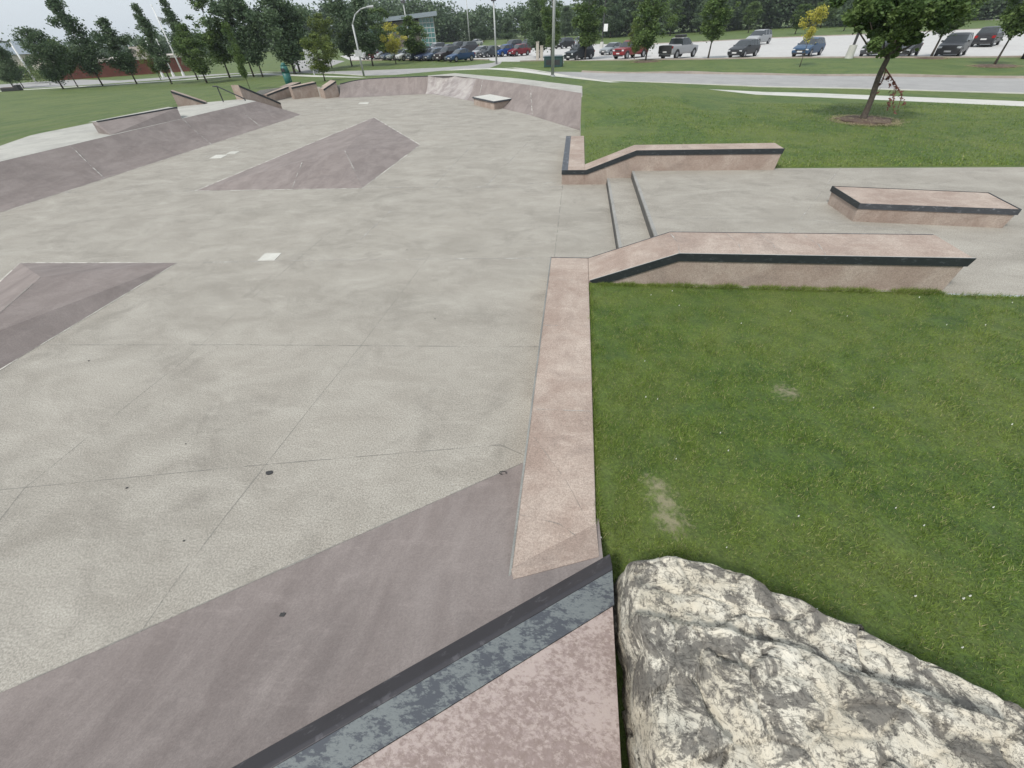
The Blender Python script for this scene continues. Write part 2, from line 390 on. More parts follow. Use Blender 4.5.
def region_obj(nme, mat, name=None, off=0):
    fs = regions.get(nme, []); idx = {}; vs = []; out = []
    for f in fs:
        t = []
        for i in f:
            if i not in idx: idx[i] = len(vs); vs.append((vo[i].x, vo[i].y, zz[i]+off))
            t.append(idx[i])
        out.append(t)
    o = MB().add(vs, out).build(name or nme, mat, smooth=True)
    if o.data.polygons and o.data.polygons[0].normal.z < 0: o.data.flip_normals()
    return tag(o, kind='structure')
region_obj('lawn', M['grass'], 'ground')
region_obj('sidewalk', M['walk']); region_obj('road', M['asphalt']); region_obj('parking_lot', M['lot']); region_obj('driveway', M['asphalt']); region_obj('path', M['walk'])

ec = {}
for reg, fs_ in regions.items():
    for f in fs_:
        for i in range(3):
            e = tuple(sorted((f[i], f[(i+1) % 3]))); ec.setdefault(e, []).append(reg)
mb = MB()
for (i, j), rg in ec.items():
    if len(rg) == 2 and (rg[0] == 'park') != (rg[1] == 'park'):
        a, b = vo[i], vo[j]; mb.add([(a.x,a.y,-.1),(b.x,b.y,-.1),(b.x,b.y,zz[j]),(a.x,a.y,zz[i])], [(0,1,2,3)])
tag(mb.build('retaining_edge', M['deck']), kind='structure')

def kerb(pl, w=.16, h=.11, name='kerb', mat='kerb'):
    mb = MB(); pl = [np.array(p[:2]) for p in pl]
    dense = []
    for a, b in zip(pl[:-1], pl[1:]):
        n = max(1, int(np.linalg.norm(b-a)/2)); dense += [a+(b-a)*i/n for i in range(n)]
    dense.append(pl[-1]); rings = []
    for i, c in enumerate(dense):
        d = dense[min(i+1, len(dense)-1)]-dense[max(i-1, 0)]; d = d/np.linalg.norm(d); n = np.array([-d[1], d[0]]); z = TH(*c)
        L = c+n*w/2; Q = c-n*w/2
        rings.append([(L[0],L[1],z-.1),(L[0],L[1],z+h),(Q[0],Q[1],z+h),(Q[0],Q[1],z-.1)])
    for r0, r1 in zip(rings[:-1], rings[1:]): mb.add(r0+r1, [(0,1,5,4),(1,2,6,5),(2,3,7,6)])
    return tag(mb.build(name, M[mat]), kind='structure')
kerb(near_edge[:8], .14, .04, mat='walk'); kerb(near_edge[9:13], .14, .04, mat='walk'); kerb([g2(*q) for q in [(582,72),(660,73.2),(760,74.6),(860,76),(1024,78.2),(1150,81),(1300,86)]])
kerb(LOT[:9]); kerb([LOT[11], LOT[12], LOT[13], LOT[14]]); kerb(LOT[16:])

# ------------------------------------------------------------------ skatepark floor
DZ = .9                               # height of the left deck
fl = MB()
fx = np.linspace(-18.3, 1.02, 40)
floor_poly = [(-17.0,-6),(1.01,-6),(1.01,21.2),(.25,21.2),(-6.6,31.8),(-9.9,36.2),(-11.6,37.2),(-14,38.2),(-19.6,39.4),(-22.4,41.0),(-24,42),(-26.5,33),(-20.5,27.4),(-17.0,26.5)]
fo_ = MB().add([(x, y, 0) for x, y in floor_poly], [tuple(range(len(floor_poly)))])
floor = tag(fo_.build('concrete_floor', M['floor']), kind='structure')
if floor.data.polygons[0].normal.z < 0: floor.data.flip_normals()

def strip(pts_, w, mat, z=.003, name='joint', jag=.12, parent=None, seg=.25):
    """thin floor joint between world points, of uneven width"""
    mb = MB(); L = []
    for a, b in zip(pts_[:-1], pts_[1:]):
        a = np.array(a[:3], float); b = np.array(b[:3], float)
        n = max(1, int(np.linalg.norm(b-a)/seg)); L += [a+(b-a)*i/n for i in range(n)]
    L.append(np.array(pts_[-1][:3], float)); ring = []
    for i, c in enumerate(L):
        d = L[min(i+1, len(L)-1)]-L[max(i-1, 0)]; d = d/np.linalg.norm(d); n = nrm([-d[1], d[0], 0])
        ww = w*(1+random.uniform(-jag*3, jag*3)); o = n*random.uniform(-1, 1)*w*jag
        ring.append((c+n*ww/2+o, c-n*ww/2+o))
    vs = [];
    for a, b in ring: vs += [(a[0],a[1],a[2]+z),(b[0],b[1],b[2]+z)]
    mb.add(vs, [(2*i, 2*i+1, 2*i+3, 2*i+2) for i in range(len(ring)-1)])
    return mb.build(name, mat, parent)
def joint_mat(name, col, keep):
    m, nt, b = new_mat(name); k = N(nt)
    b.inputs['Base Color'].default_value = c4(col); b.inputs['Roughness'].default_value = .9
    t = k.n('ShaderNodeBsdfTransparent'); ms = k.n('ShaderNodeMixShader')
    f = k.ramp(k.noise(k.coord(), 2.4, 6, .75), [(keep-.1, 1), (keep+.12, 0)])
    k.l(f, ms.inputs[0]); k.l(t.outputs[0], ms.inputs[1]); k.l(b.outputs[0], ms.inputs[2]); k.l(ms.outputs[0], nt.nodes['Material Output'].inputs[0])
    return m
M['jdark'] = joint_mat('dark_joint', (.25,.24,.215), .48); M['jlight'] = joint_mat('pale_joint', (.47,.455,.42), .44); M['jlight2'] = joint_mat('pale_border', (.52,.50,.45), .54)
Q = lambda *a: [P(u, v, 0) for u, v in a]
strip(Q((-60,495),(0,490),(250,466),(500,445),(523,455)), .011, M['jdark'], parent=floor)
strip(Q((-40,570),(0,520),(24,489),(134,400),(185,360),(250,300),(330,232)), .007, M['jdark'], parent=floor)
strip(Q((139,635),(172,587),(215,530),(268,462),(311,407),(360,347),(430,255)), .007, M['jdark'], parent=floor)
strip(Q((177,263),(340,260),(552,258)), .03, M['jlight'], parent=floor)
strip(Q((-20,193),(195,191),(362,187.5),(563,187)), .06, M['jlight'], parent=floor)
strip(Q((45,345),(250,345),(540,347)), .012, M['jdark'], parent=floor)
strip(Q((435,185),(475,142)), .035, M['jlight'], parent=floor); strip(Q((487,185),(530,140)), .035, M['jlight'], parent=floor)
strip(Q((395,207),(360,240)), .03, M['jlight'], parent=floor)
strip([(1.06-1.33,12.7,0),(-.27,7,0)], .012, M['jdark'], parent=floor)
strip(Q((473,187),(560,182)), .04, M['jlight'], parent=floor)
strip(Q((205,157),(345,112)), .05, M['jlight'], parent=floor)

def quad_patch(px, z, mat, name='patch', h=.006, zf=None):
    a = [P(u, v, z) for u, v in px]
    mb = MB().prism([(p[0], p[1], z-.002) for p in a], [(p[0], p[1], z+h) for p in a]); return mb.build(name, mat)
for px, lab in [([(265,253.5),(281.5,253.2),(274.5,260.5),(257.5,260.8)], 'bright white square patch in the middle of the grey concrete floor'),
                ([(216,155),(228,154.6),(221,158.2),(209.5,158.6)], 'small white rectangular patch on the floor beside the far end of the long bank'),
                ([(231,151.5),(240,151.2),(235,154),(226,154)], 'faint white patch just behind a brighter one near the long bank'),
                ([(360,102.5),(369,102.3),(368,104),(358,104.2)], 'tiny white patch on the far floor before the curved wall')]:
    o = quad_patch(px, 0, M['offwhite'], 'floor_patch'); tag(o, lab, 'floor patch', 'white patches on the concrete floor')
def spot(u, v, r, z=.0, parent=floor):
    c = P(u, v, z); n = 9; ring = []
    for i in range(n):
        t = 2*math.pi*i/n; q = r*random.uniform(.75, 1.2); ring.append((c[0]+q*math.cos(t), c[1]+q*.8*math.sin(t)))
    return MB().prism([(x, y, z) for x, y in ring], [(x, y, z+.007) for x, y in ring]).build('stain', M['tar'], parent)
spot(269.5, 473, .04)
for (u, v) in [(127,488),(186,444),(184,541),(435,319),(89,361),(407,250)]: spot(u, v, random.uniform(.007, .013))

# ------------------------------------------------------------------ pyramids and banks
def face_obj(name, polys, mat, parent=None, dens=None):
    mb = MB(); 
    for p in polys: mb.add(p, [tuple(range(len(p)))])
    o = mb.build(name, mat, parent)
    return o
def pyramid(label, outline, ridge, tris, z=.0):
    t = empty('pyramid_bank', (0,0,0), label, 'skate pyramid')
    vs = [(p[0], p[1], .003) for p in outline] + [tuple(p) for p in ridge]
    mb = MB().add(vs, tris); mb.build('bank', M['purple'], t)
    return t
o0 = [P(20.5,263), P(177,263), P(0,370), P(-150,455), P(-150,345)]
ap = np.array((-9.73,5.77,.35)); ap2 = np.array((-8.74,3.75,.32)); pA, pB, pC = np.array((-12.05,7.01,0)), np.array((-8.29,7.19,0)), np.array((-8.2,1.1,0))
t = pyramid('low plum concrete pyramid at the left edge with a dark worn ridge line', [pA, pB, pC], [ap, ap2], [(0,3,1),(1,3,4,2),(2,4,3,0)])
strip([ap, ap2], .025, M['jdark'], .003, 'ridge_line', parent=t)
strip([ap*.8+ap2*.2, np.array((-8.26,5.55,0))], .016, M['jlight'], .006, 'joint', parent=t)
strip([pC, pB, pA, pC], .045, M['jlight2'], .0055, 'edge_line', parent=t)
r0, r1, r2, r3 = P(195.5,191), P(362,188.5), P(420,145), P(374,117.5)
ra, rb = P(345,151,.38), P(300,162,.30)
t = pyramid('wide plum concrete pyramid in the middle of the park floor', [r0, r1, r2, r3], [ra, rb], [(0,5,1),(1,5,4),(1,4,2),(2,4,3),(3,4,5,0)])
strip([ra, P(362,186,.01)], .03, M['jlight'], .01, 'joint', parent=t); strip([P(302,163,.29), P(292,189,.0)], .03, M['jlight'], .012, 'joint', parent=t)
strip([r0,r1,r2,r3,r0], .06, M['jlight2'], .0055, 'edge_line', parent=t)

# long left bank, its deck and the wedge on it
lb = empty('long_bank', (0,0,0), 'long plum concrete bank running along the left side below the deck', 'skate bank')
xt, xd = -16.6, -18.25
ys = np.linspace(-6, 26, 60); vs = []; fs = []
for i, y in enumerate(ys):
    for j in range(7):
        s = j/6; vs.append((xt+(xd-xt)*s, y, .003+DZ*(s**1.25 if s < 1 else 1)-.003*s))
for i in range(len(ys)-1):
    for j in range(6): a = i*7+j; fs.append((a, a+1, a+8, a+7))
nv = len(vs); vs += [(-16.75, 27.6, .003), (xd, 26.0, DZ)]
last = (len(ys)-1)*7
fs += [(last+j, last+j+1, nv) for j in range(6)]
MB().add(vs, fs).build('bank_face', M['purple'], lb)
yy = {u: 0 for u in ()}
for y in (14.6, 20.2, 24.2): strip([(xt, y-.9, 0), ((xt+xd)/2, y-.45, DZ*.43), (xd, y, DZ)], .035, M['jlight'], .012, 'joint', parent=lb)
strip([(xt-.0, y, 0) for y in (-6, 10, 20, 26)]+[(-16.7,27.6,0)], .07, M['jlight2'], .005, 'edge_line', parent=lb)
dk = [(xd,-6),(xd,26.0),(-16.75,27.6)]
deck_out = [(x, y) for x, y in park if x < -17.5 and y < 33]
deck_poly = [(xd,-6),(xd,26.0)] + [tuple(P(243,99,.9)[:2])] + [tuple(p) for p in [P(205,102.5,.9)[:2], P(177,107,.9)[:2], P(92,123,.9)[:2], P(37,134,.9)[:2], P(29,136,.9)[:2], P(0,146,.9)[:2]]] + [(-20.6,8),(-20.6,-6)]
deck = MB().prism([(x, y, .3) for x, y in deck_poly], [(x, y, DZ+.004) for x, y in deck_poly]).build('upper_deck', M['deck']); tag(deck, kind='structure')
# wedge ramp on the deck
wd = empty('wedge_ramp', (-18.3,16,DZ), 'plum wedge ramp with a dark steel edge standing on the left deck', 'skate ramp')
wz = DZ+.38
b0, b1 = P(111,135,DZ), P(185,118.6,DZ); b0[0] = min(b0[0], xd-.02); b1[0] = min(b1[0], xd-.02); t0 = P(97,122,wz); t1 = P(177,107.6,wz); k0 = P(92,122.4,wz); k1 = P(172,107.0,wz); kb0 = P(96,135,DZ); kb1 = P(178,118,DZ)
L = lambda p: (p[0]+18.3, p[1]-16, p[2]-DZ)
mid_ = [(b0*(1-s)+b1*s) for s in (0,1)]
MB().add([L(b0),L(b1),L(t1),L(t0),L(k0),L(k1),L((k0[0],k0[1],DZ)),L((k1[0],k1[1],DZ))], [(0,1,2,3),(3,2,5,4),(4,5,7,6),(0,3,4,6),(1,7,5,2)]).build('ramp_body', M['purple'], wd)
MB().tube(L(t0), L(t1), .035).build('coping', M['steel'], wd, True)
MB().add([L(t0+[0,0,.008]),L(t1+[0,0,.008]),L(k1+[-.2,0,.008]),L(k0+[-.2,0,.008])], [(0,1,2,3)]).build('platform', M['deck'], wd)

# back right bank + curved wall
toe = [np.array((.215,20.9,0)), P(528,114.6), P(473,101.5), P(440,95.2), P(425,94.2), P(385,96), P(338,98.2)]
rimz = [1.0,1.0,1.0,1.0,1.0,.95,.8]
top = [np.array((.215,24.2,1.0)), P(528,84.9,1.0), P(481,79,1.0), P(455,76,1.0), P(428,76.2,1.0), P(367,79,.93), P(340,84,.78)]
pw = [1.15,1.15,1.3,1.6,1.9,2.0,2.0]
rows = []
NS = 9
def interp(lst, s):
    i = min(int(s), len(lst)-2); f = s-i; return lst[i]*(1-f)+lst[i+1]*f
def cat(lst, s):      # smooth interpolation
    i = min(int(s), len(lst)-2); f = s-i; g = lambda j: np.array(lst[max(0, min(len(lst)-1, j))], float)
    p0, p1, p2, p3 = g(i-1), g(i), g(i+1), g(i+2)
    return .5*((2*p1)+(-p0+p2)*f+(2*p0-5*p1+4*p2-p3)*f*f+(-p0+3*p1-3*p2+p3)*f**3)
def wall_piece(name, s0, s1, mat, parent, n=24):
    vs = []; 
    for i in range(n+1):
        s = s0+(s1-s0)*i/n; f_ = interp if s < 2 else cat
        a = f_(toe, s); b = f_(top, s); p = float(interp([np.array([q]) for q in pw], s)[0])
        for j in range(NS):
            t = j/(NS-1); h = t**p
            hx = t if p < 1.4 else math.sin(t*math.pi/2)**.9*.999 if False else t
            vs.append((a[0]+(b[0]-a[0])*hx, a[1]+(b[1]-a[1])*hx, .003+(b[2]-.003)*h))
    fs = [(i*NS+j, i*NS+j+1, (i+1)*NS+j+1, (i+1)*NS+j) for i in range(n) for j in range(NS-1)]
    return MB().add(vs, fs).build(name, mat, parent, True)
M['scuffed'] = concrete('scuffed_plum_concrete', (.33,.29,.28), (.52,.49,.46), (.25,.22,.215), (.24,.21,.2), .5, (1.5, 1.5, 1), .6, .7)
cw = empty('curved_bank_wall', (0,0,0), 'long grey plum bank at the back that curves round into a steep wall', 'skate bank')
wall_piece('bank_face', 0, 2.15, M['purple'], cw); wall_piece('hip_face', 2.15, 4.0, M['scuffed'], cw); wall_piece('curved_face', 4.0, 6.0, M['scuffed'] if False else M['purple'], cw)
dpts = [top[0], top[1], top[2], top[3], top[4]]; rr = [rim[0], rim[1], rim[2], (P(440,74.6,1.0)), rim[3]]
rr[0] = np.array((.215, rim[0][1], 1.0))
vs = [tuple(p) for p in dpts]+[tuple(p) for p in rr]
MB().add([(x, y, z+.004) for x, y, z in vs], [(i, i+1, i+6, i+5) for i in range(4)]).build('bank_deck', M['deck'], cw)
# right end cheek of the bank
vs = [(.222, 20.9+3.3*t, .003+t**1.15) for t in np.linspace(0, 1, 8)]+[(.222, rim[0][1], 1.0),(.222, rim[0][1], -.1),(.222, 20.9, -.1)]
MB().prism(vs, [(.25, y, z) for x, y, z in vs]).build('end_cheek', M['deck'], cw)
mb = MB(); 
for i in range(20): mb.tube(cat(top, 4+2*i/20)+[0,0,.0], cat(top, 4+2*(i+1)/20), .03, n=6)
mb.build('coping', M['steel'], cw)
for u0, v0, u1, v1 in [(0,0,0,0)]: pass
for s in (.9, 1.9):
    a = interp(toe, s); b = interp(top, s+.05); ptsj = [np.array([a[0]+(b[0]-a[0])*t, a[1]+(b[1]-a[1])*t, b[2]*t**1.15+.004]) for t in np.linspace(0, 1, 8)]
    strip(ptsj, .04, M['jlight'], .012, 'joint', parent=cw)

# low box in front of the bank
bx = empty('grind_box', (-4.9,29,0), 'low pink box with a pale flat top standing against the back bank', 'skate box')
T = [np.array((-6.39,29.76)), np.array((-5.0,31.5)), np.array((-3.3,28.95)), np.array((-4.66,27.4))]
cc = sum(T)/4
ins = [cc+(p-cc)*.95 for p in T]
MB().prism([(p[0]+4.9, p[1]-29, -.02) for p in ins], [(p[0]+4.9, p[1]-29, .36) for p in ins]).build('box_body', M['pink'], bx)
MB().prism([(p[0]+4.9, p[1]-29, .33) for p in T], [(p[0]+4.9, p[1]-29, .405) for p in T]).build('steel_edge', M['steelgrey'], bx)
ins2 = [cc+(p-cc)*.95 for p in T]
MB().prism([(p[0]+4.9, p[1]-29, .40) for p in ins2], [(p[0]+4.9, p[1]-29, .41) for p in ins2]).build('box_top', M['walk'], bx)

# ------------------------------------------------------------------ ledges
LO, HI = .38, .86
def crack(parent, pts_, w=.006, mat=None): return strip(pts_, w, mat or M['jdark'], .003, 'crack', .35, parent, .06)
n1 = empty('ledge', (0,6.1,0), 'near pink concrete ledge, bent into an L, with a black steel edge facing the lawn', 'skate ledge', 'L-shaped ledges either side of the steps')
lp = lambda path: path
xr = [(.36,-.15),(5.40,-.15),(5.50,.3),(5.55,HI-.12),(5.585,HI-.12),(5.60,HI),(1.66,HI),(.36,LO)]
MB().xz(xr, .012, .86).build('ledge_body', M['pink'], n1, bevel=.008)
MB().box(-.30, .358, -5.2, .86, -.12, LO).build('low_ledge', M['pink'], n1, bevel=.01)
pth = [(.37,LO+.004),(1.66,HI+.004),(5.615,HI+.004)]
low = [(5.575,HI-.115),(1.68,HI-.115),(.50,LO-.09)]
MB().xz(pth+low, -.006, .011).build('coping', M['steel'], n1)
MB().xz([(.37,LO+.005),(1.66,HI+.005),(5.61,HI+.005),(5.61,HI+.001),(1.66,HI+.001),(.37,LO+.001)], .011, .022).build('coping_lip', M['walk'], n1)
MB().xz([(-.305,LO+.004),(.36,LO+.004),(1.66,HI+.004),(5.58,HI+.004),(5.575,HI-.05),(1.68,HI-.05),(.40,LO-.05),(-.305,LO-.05)], .858, .868).build('rear_coping', M['steelgrey'], n1)
MB().box(-.312, -.292, -5.0, .868, LO-.05, LO+.004).build('side_coping', M['riser'], n1)
for x in (1.66, 2.55, 3.05, 3.7): crack(n1, [(x, .03, (HI)+.001), (x+.06, .4, HI+.001), (x-.02, .84, HI+.001)], .012, M['jlight'])
for y in (0.0, -1.35, -3.0): crack(n1, [(-.28, y, LO+.001), (.34, y+.02, LO+.001)], .008, M['jlight'])
crack(n1, [(-.28, -4.28, LO+.001), (.05, -4.33, LO+.001), (.34, -4.52, LO+.001)], .006); crack(n1, [(-.24,-3.4,LO+.001),(.1,-3.9,LO+.001),(.3,-4.3,LO+.001)], .004)

n2 = empty('ledge', (0,12.8,0), 'far pink concrete ledge beyond the steps, rising to the right above the platform', 'skate ledge', 'L-shaped ledges either side of the steps')
MB().xz([(.345,-.15),(5.35,-.15),(5.40,.3),(5.45,HI-.1),(5.47,HI),(1.70,HI),(.37,LO),(.345,LO)], .012, .70).build('ledge_body', M['pink'], n2, bevel=.008)
MB().box(-.30, .343, .012, 4.8, -.12, LO).build('low_ledge', M['pink'], n2, bevel=.008)
MB().xz([(-.31,LO+.004),(.37,LO+.004),(1.70,HI+.004),(5.48,HI+.004),(5.46,HI-.12),(1.72,HI-.12),(.40,LO-.11),(-.31,LO-.11)], -.006, .011).build('coping', M['steel'], n2)
MB().box(-.318, -.28, .012, 4.8, LO-.1, LO+.006).add([(-.28,.012,LO+.003),(-.14,.012,LO+.003),(-.14,4.8,LO+.003),(-.28,4.8,LO+.003)], [(0,1,2,3)]).build('side_coping', M['steelgrey'], n2)

# steps and platform
SX1, SX2, SH1, SH2 = .99, 1.66, .17, .35
mb = MB().box(SX1, SX2+.01, 6.9, 12.82, -.1, SH1)
stp = mb.build('step', M['floor'], bevel=.01)
tag(stp, 'lower concrete stair between the two pink ledges, with a dark riser', 'step')
MB().box(SX1-.003, SX1+.06, 6.97, 12.80, SH1-.03, SH1+.005).build('step_edge', M['nose'], stp); MB().box(SX1-.006, SX1+.01, 6.97, 12.80, .0, SH1-.031).build('riser', M['riserdark'], stp)
MB().box(SX1-.012, SX1-.004, 6.97, 12.80, 0, .03).build('foot_line', M['tar'], stp)  # thin dark strip along the foot of the lower riser
plat = MB().add([(SX2,6.05,SH2),(24,6.03,SH2),(24,12.76,SH2),(5.3,12.97,SH2),(SX2,12.97,SH2),(SX2,6.05,0),(SX2,12.97,0)], [(0,1,2,3,4),(0,4,6,5)]).build('platform', M['floor'])
tag(plat, kind='structure')
MB().box(SX2-.006, SX2+.06, 6.97, 12.80, SH2-.03, SH2+.005).build('step_edge', M['nose'], plat); MB().box(SX2-.008, SX2+.01, 6.97, 12.80, SH1+.001, SH2-.031).build('riser', M['riserdark'], plat)
strip([P(660,218,SH2), P(800,219,SH2), P(1000,243,SH2)], .02, M['jlight'], .004, 'joint', parent=plat); strip([P(780,245,SH2), P(842,166,SH2)], .02, M['jlight'], .004, 'joint', parent=plat)

# bench-like ledge on the platform
bn = empty('platform_ledge', (6.9,9.3,SH2), 'low pink concrete grind ledge with worn black steel edges on the right platform', 'skate ledge')
A = [P(832,186,.70), P(860,203.5,.70), P(1022,209.5,.70), P(989,192.5,.70)]
A = [np.array((p[0]-6.9, p[1]-9.3)) for p in A]; c0 = sum(A)/4
bse = [c0+(p-c0)*np.array((.965,.93)) for p in A]; shl = [c0+(p-c0)*.985 for p in A]
MB().prism([(p[0], p[1], -.02) for p in bse], [(p[0], p[1], .345) for p in shl]).build('ledge_body', M['pink'], bn, bevel=.006)
for i in range(4):
    a, b = A[i], A[(i+1) % 4]; a2_, b2_ = shl[i], shl[(i+1) % 4]
    MB().prism([(a[0],a[1],.25),(b[0],b[1],.25),(b[0],b[1],.352),(a[0],a[1],.352)], [(a2_[0],a2_[1],.25),(b2_[0],b2_[1],.25),(b2_[0],b2_[1],.352),(a2_[0],a2_[1],.352)]).build('coping', M['steel'] if i != 1 else M['steelgrey'], bn)

# far small ledges, generic: base line a->b in plan, height at both ends
def small_ledge(label, a, b, w, za, zb, ha, hb, side=1):
    a = np.array(a[:2]); b = np.array(b[:2]); d = (b-a)/np.linalg.norm(b-a); n = np.array([-d[1], d[0]])*w*side
    t = empty('small_ledge', (a[0], a[1], za), label, 'skate ledge', 'small pink ledges at the far left corner')
    o = np.array([a[0], a[1], za])
    v = lambda p, z: np.array([p[0], p[1], z])-o
    r = [v(a, za-.1), v(b, zb-.1), v(b, zb+hb), v(a, za+ha)]; r2 = [v(a+n, za-.1), v(b+n, zb-.1), v(b+n, zb+hb), v(a+n, za+ha)]
    MB().prism(r, r2).build('ledge_body', M['pink'], t)
    m_ = -n/np.linalg.norm(n)*.02
    r = [v(a+m_, za+ha-.10), v(b+m_, zb+hb-.10), v(b+m_, zb+hb+.006), v(a+m_, za+ha+.006)]; r2 = [v(a-m_*.1, za+ha-.10), v(b-m_*.1, zb+hb-.10), v(b-m_*.1, zb+hb+.006), v(a-m_*.1, za+ha+.006)]
    MB().prism(r, r2).build('coping', M['steel'], t)
    return t
small_ledge('small pink ledge sloping down, leftmost of the far group beside the lawn', P(178,106.5,DZ), P(206,104,DZ), .6, DZ, DZ, .72, .08)
small_ledge('pink ledge sloping down past the long bank next to the handrail', P(244,99.5,DZ), P(283,110.5,.0), .6, DZ, 0.0, .70, .42)
small_ledge('pink ledge rising away from the floor beside the teal bin', P(269,102.3,0), P(304,94,0), .8, 0, 0, .46, .80)
small_ledge('straight pink ledge between two others at the far left corner', P(295,99.3,0), P(320,96.6,0), 1.0, 0, 0, .74, .92)
small_ledge('short pink ledge joined to the left end of the curved wall', P(326,98.6,0), P(340,97.0,0), 1.3, 0, 0, .58, 1.0)
# far corner steps behind handrail
rail = empty('handrail', P(223.5,102,DZ), 'dark steel handrail sloping down between two far pink ledges', 'handrail')
o = np.array(P(223.5,102,DZ)); h = P(223.5,102,DZ)
d = nrm(np.array(P(245,101,DZ))-np.array(P(223.5,102,DZ)))
end = o+d*1.3
MB().path([(0,0,0),(0,0,.72)], .03).path([(-d[0]*.25,-d[1]*.25,.74),(0,0,.74),(end[0]-o[0], end[1]-o[1], .1)], .032).tube((end[0]-o[0],end[1]-o[1],-.6),(end[0]-o[0],end[1]-o[1],.1),.03).build('rail_tube', M['steel'], rail)

# ------------------------------------------------------------------ near ramp + coping slab
tdir = np.array((math.cos(R(34.3)), math.sin(R(34.3)))); ndir = np.array((tdir[1], -tdir[0]))   # ndir points up the ramp
toe0 = np.array(P(523,463)[:2])
ramp = empty('near_ramp', (0,0,0), 'wide plum concrete ramp across the foreground, rising to a steel coping', 'skate ramp')
NN = 14; LL = 40; vs = []
S = np.linspace(-10, .60, LL); n_top = 1.415
def rz(n): return .2*n+.115*n*n
for s in S:
    for j in range(NN):
        n = n_top*j/(NN-1); p = toe0+tdir*s+ndir*n; vs.append((p[0], p[1], .003+rz(n)))
fs = [(i*NN+j, i*NN+j+1, (i+1)*NN+j+1, (i+1)*NN+j) for i in range(LL-1) for j in range(NN-1)]
def clip_(v, xm):
    x, y, z = v
    if x > xm: k_ = (xm-x)/tdir[0]; return (x+tdir[0]*k_, y+tdir[1]*k_, z)
    return v
vs = [clip_(v, -.18) for v in vs]
# extend the top of the ramp a little past the ledge
MB().add(vs, fs).build('ramp_face', M['purple'], ramp, True)
e0 = toe0+tdir*.44
vs = []
for s in np.linspace(-.9, 1.9, 12):
    for j in range(5):
        n = 1.05+(n_top-1.05)*j/4; p = toe0+tdir*s+ndir*n
        if p[0] > .385: p = p+tdir*((.385-p[0])/tdir[0])
        vs.append((p[0], p[1], .004+rz(n)))
MB().add(vs, [(i*5+j, i*5+j+1, (i+1)*5+j+1, (i+1)*5+j) for i in range(11) for j in range(4)]).build('ramp_corner', M['purple'], ramp, True)
a = toe0; ptsj = [np.array([*(P(139,635)[:2]+ndir*n+tdir*(-.12*n)), rz(n)+.004]) for n in np.linspace(.0, n_top, 12)]
strip(ptsj, .010, M['jdark'], .004, 'joint', parent=ramp)
strip([np.array([*(toe0+tdir*s), 0]) for s in np.linspace(-10, 0, 30)], .014, M['jdark'], .006, 'toe_joint', parent=ramp)
def on_ramp(u, v):
    n = .5
    for _ in range(20):
        p = P(u, v, rz(max(0, n))); n = float((p[:2]-toe0)@ndir)
    return p
for u, v in [(283,615),(120,560),(212,505)][:1]:
    p = on_ramp(u, v); q = MB().box(p[0]-.02, p[0]+.02, p[1]-.014, p[1]+.012, p[2]-.01, p[2]+.012).build('stain', M['tar'], ramp)
zt = .60
e_bot = np.array(P(613,554,.52)[:2]); base_n = float((e_bot-toe0)@ndir)
n_s0 = float((np.array(P(613,569.6,zt)[:2])-toe0)@ndir); n_s1 = float((np.array(P(616,603.6,zt)[:2])-toe0)@ndir)
n_top2 = max(n_top, base_n)
xe = .425                                     # right end of the slab, in the park's x
def cut(n, ext=0):                            # point on a line of constant n at the slab's right face
    p = toe0+ndir*n; s = (xe+ext-p[0])/tdir[0]; return p+tdir*s
def far_(n): return toe0+ndir*n+tdir*(-11)
def bar(name, prof, mat, ext=0, bevel=0, parent=None):
    r1_ = [(*cut(n, ext), z) for n, z in prof]; r0_ = [(*far_(n), z) for n, z in prof]
    return MB().prism(r0_, r1_).build(name, mat, parent, bevel=bevel)
sl = empty('coping_slab', (0,0,0), 'blotchy pink slab topped with a scuffed blue-grey steel strip at the bottom of the picture', 'skate ledge')
bar('steel_lip', [(base_n-.012,.44),(base_n-.012,.525),(n_s0-.03,zt+.002),(n_s0,zt+.004),(n_s0,.44)], M['lip'], .012, .006, sl)
bar('steel_strip', [(n_s0+.0015,.5),(n_s0+.0015,zt+.004),(n_s1,zt+.004),(n_s1,.5)], M['steelworn'], .010, 0, sl)
bar('slab_top', [(n_s1+.002,-.1),(n_s1+.002,zt),(n_s1+3.2,zt),(n_s1+3.2,-.1)], M['slab'], 0, .004, sl)
bar('slab_core', [(base_n+.01,-.1),(base_n+.01,.43),(n_s1,.43),(n_s1,-.1)], M['purple'], 0, 0, sl)
eA, eB = on_ramp(515, 583), on_ramp(598, 557)
sA = float((np.array((-.30, eA[1]))-toe0)@tdir)
def at_n(x, n): p = toe0+ndir*n; return p+tdir*((x-p[0])/tdir[0])
nL = .5*(-.2+math.sqrt(.04+4*.115*(LO-.02)))/.115
cD, cC = at_n(-.30, nL), at_n(.357, nL)
zz_ = lambda p: rz(float((np.array(p[:2])-toe0)@ndir))
poly_ = [(cD[0],cD[1]),(cC[0],cC[1]),(.357,eB[1]),(-.27,eA[1]+.03)]
MB().prism([(x, y, zz_((x, y))-.03) for x, y in poly_], [(x, y, max(LO+.002, zz_((x, y))+.008)) for x, y in poly_]).build('ledge_foot', M['pink'], n1).location = (0, -6.1, 0)
# rubber loop on the ramp
p = P(503,474,.01); lpz = empty
ring = [(p[0]+.035*math.cos(t), p[1]+.022*math.sin(t), .03) for t in np.linspace(-.3, 4.6, 12)]
tag(MB().path(ring, .004, 6).build('rubber_loop', M['rubber']), 'small black open loop lying at the toe of the foreground ramp', 'loop')
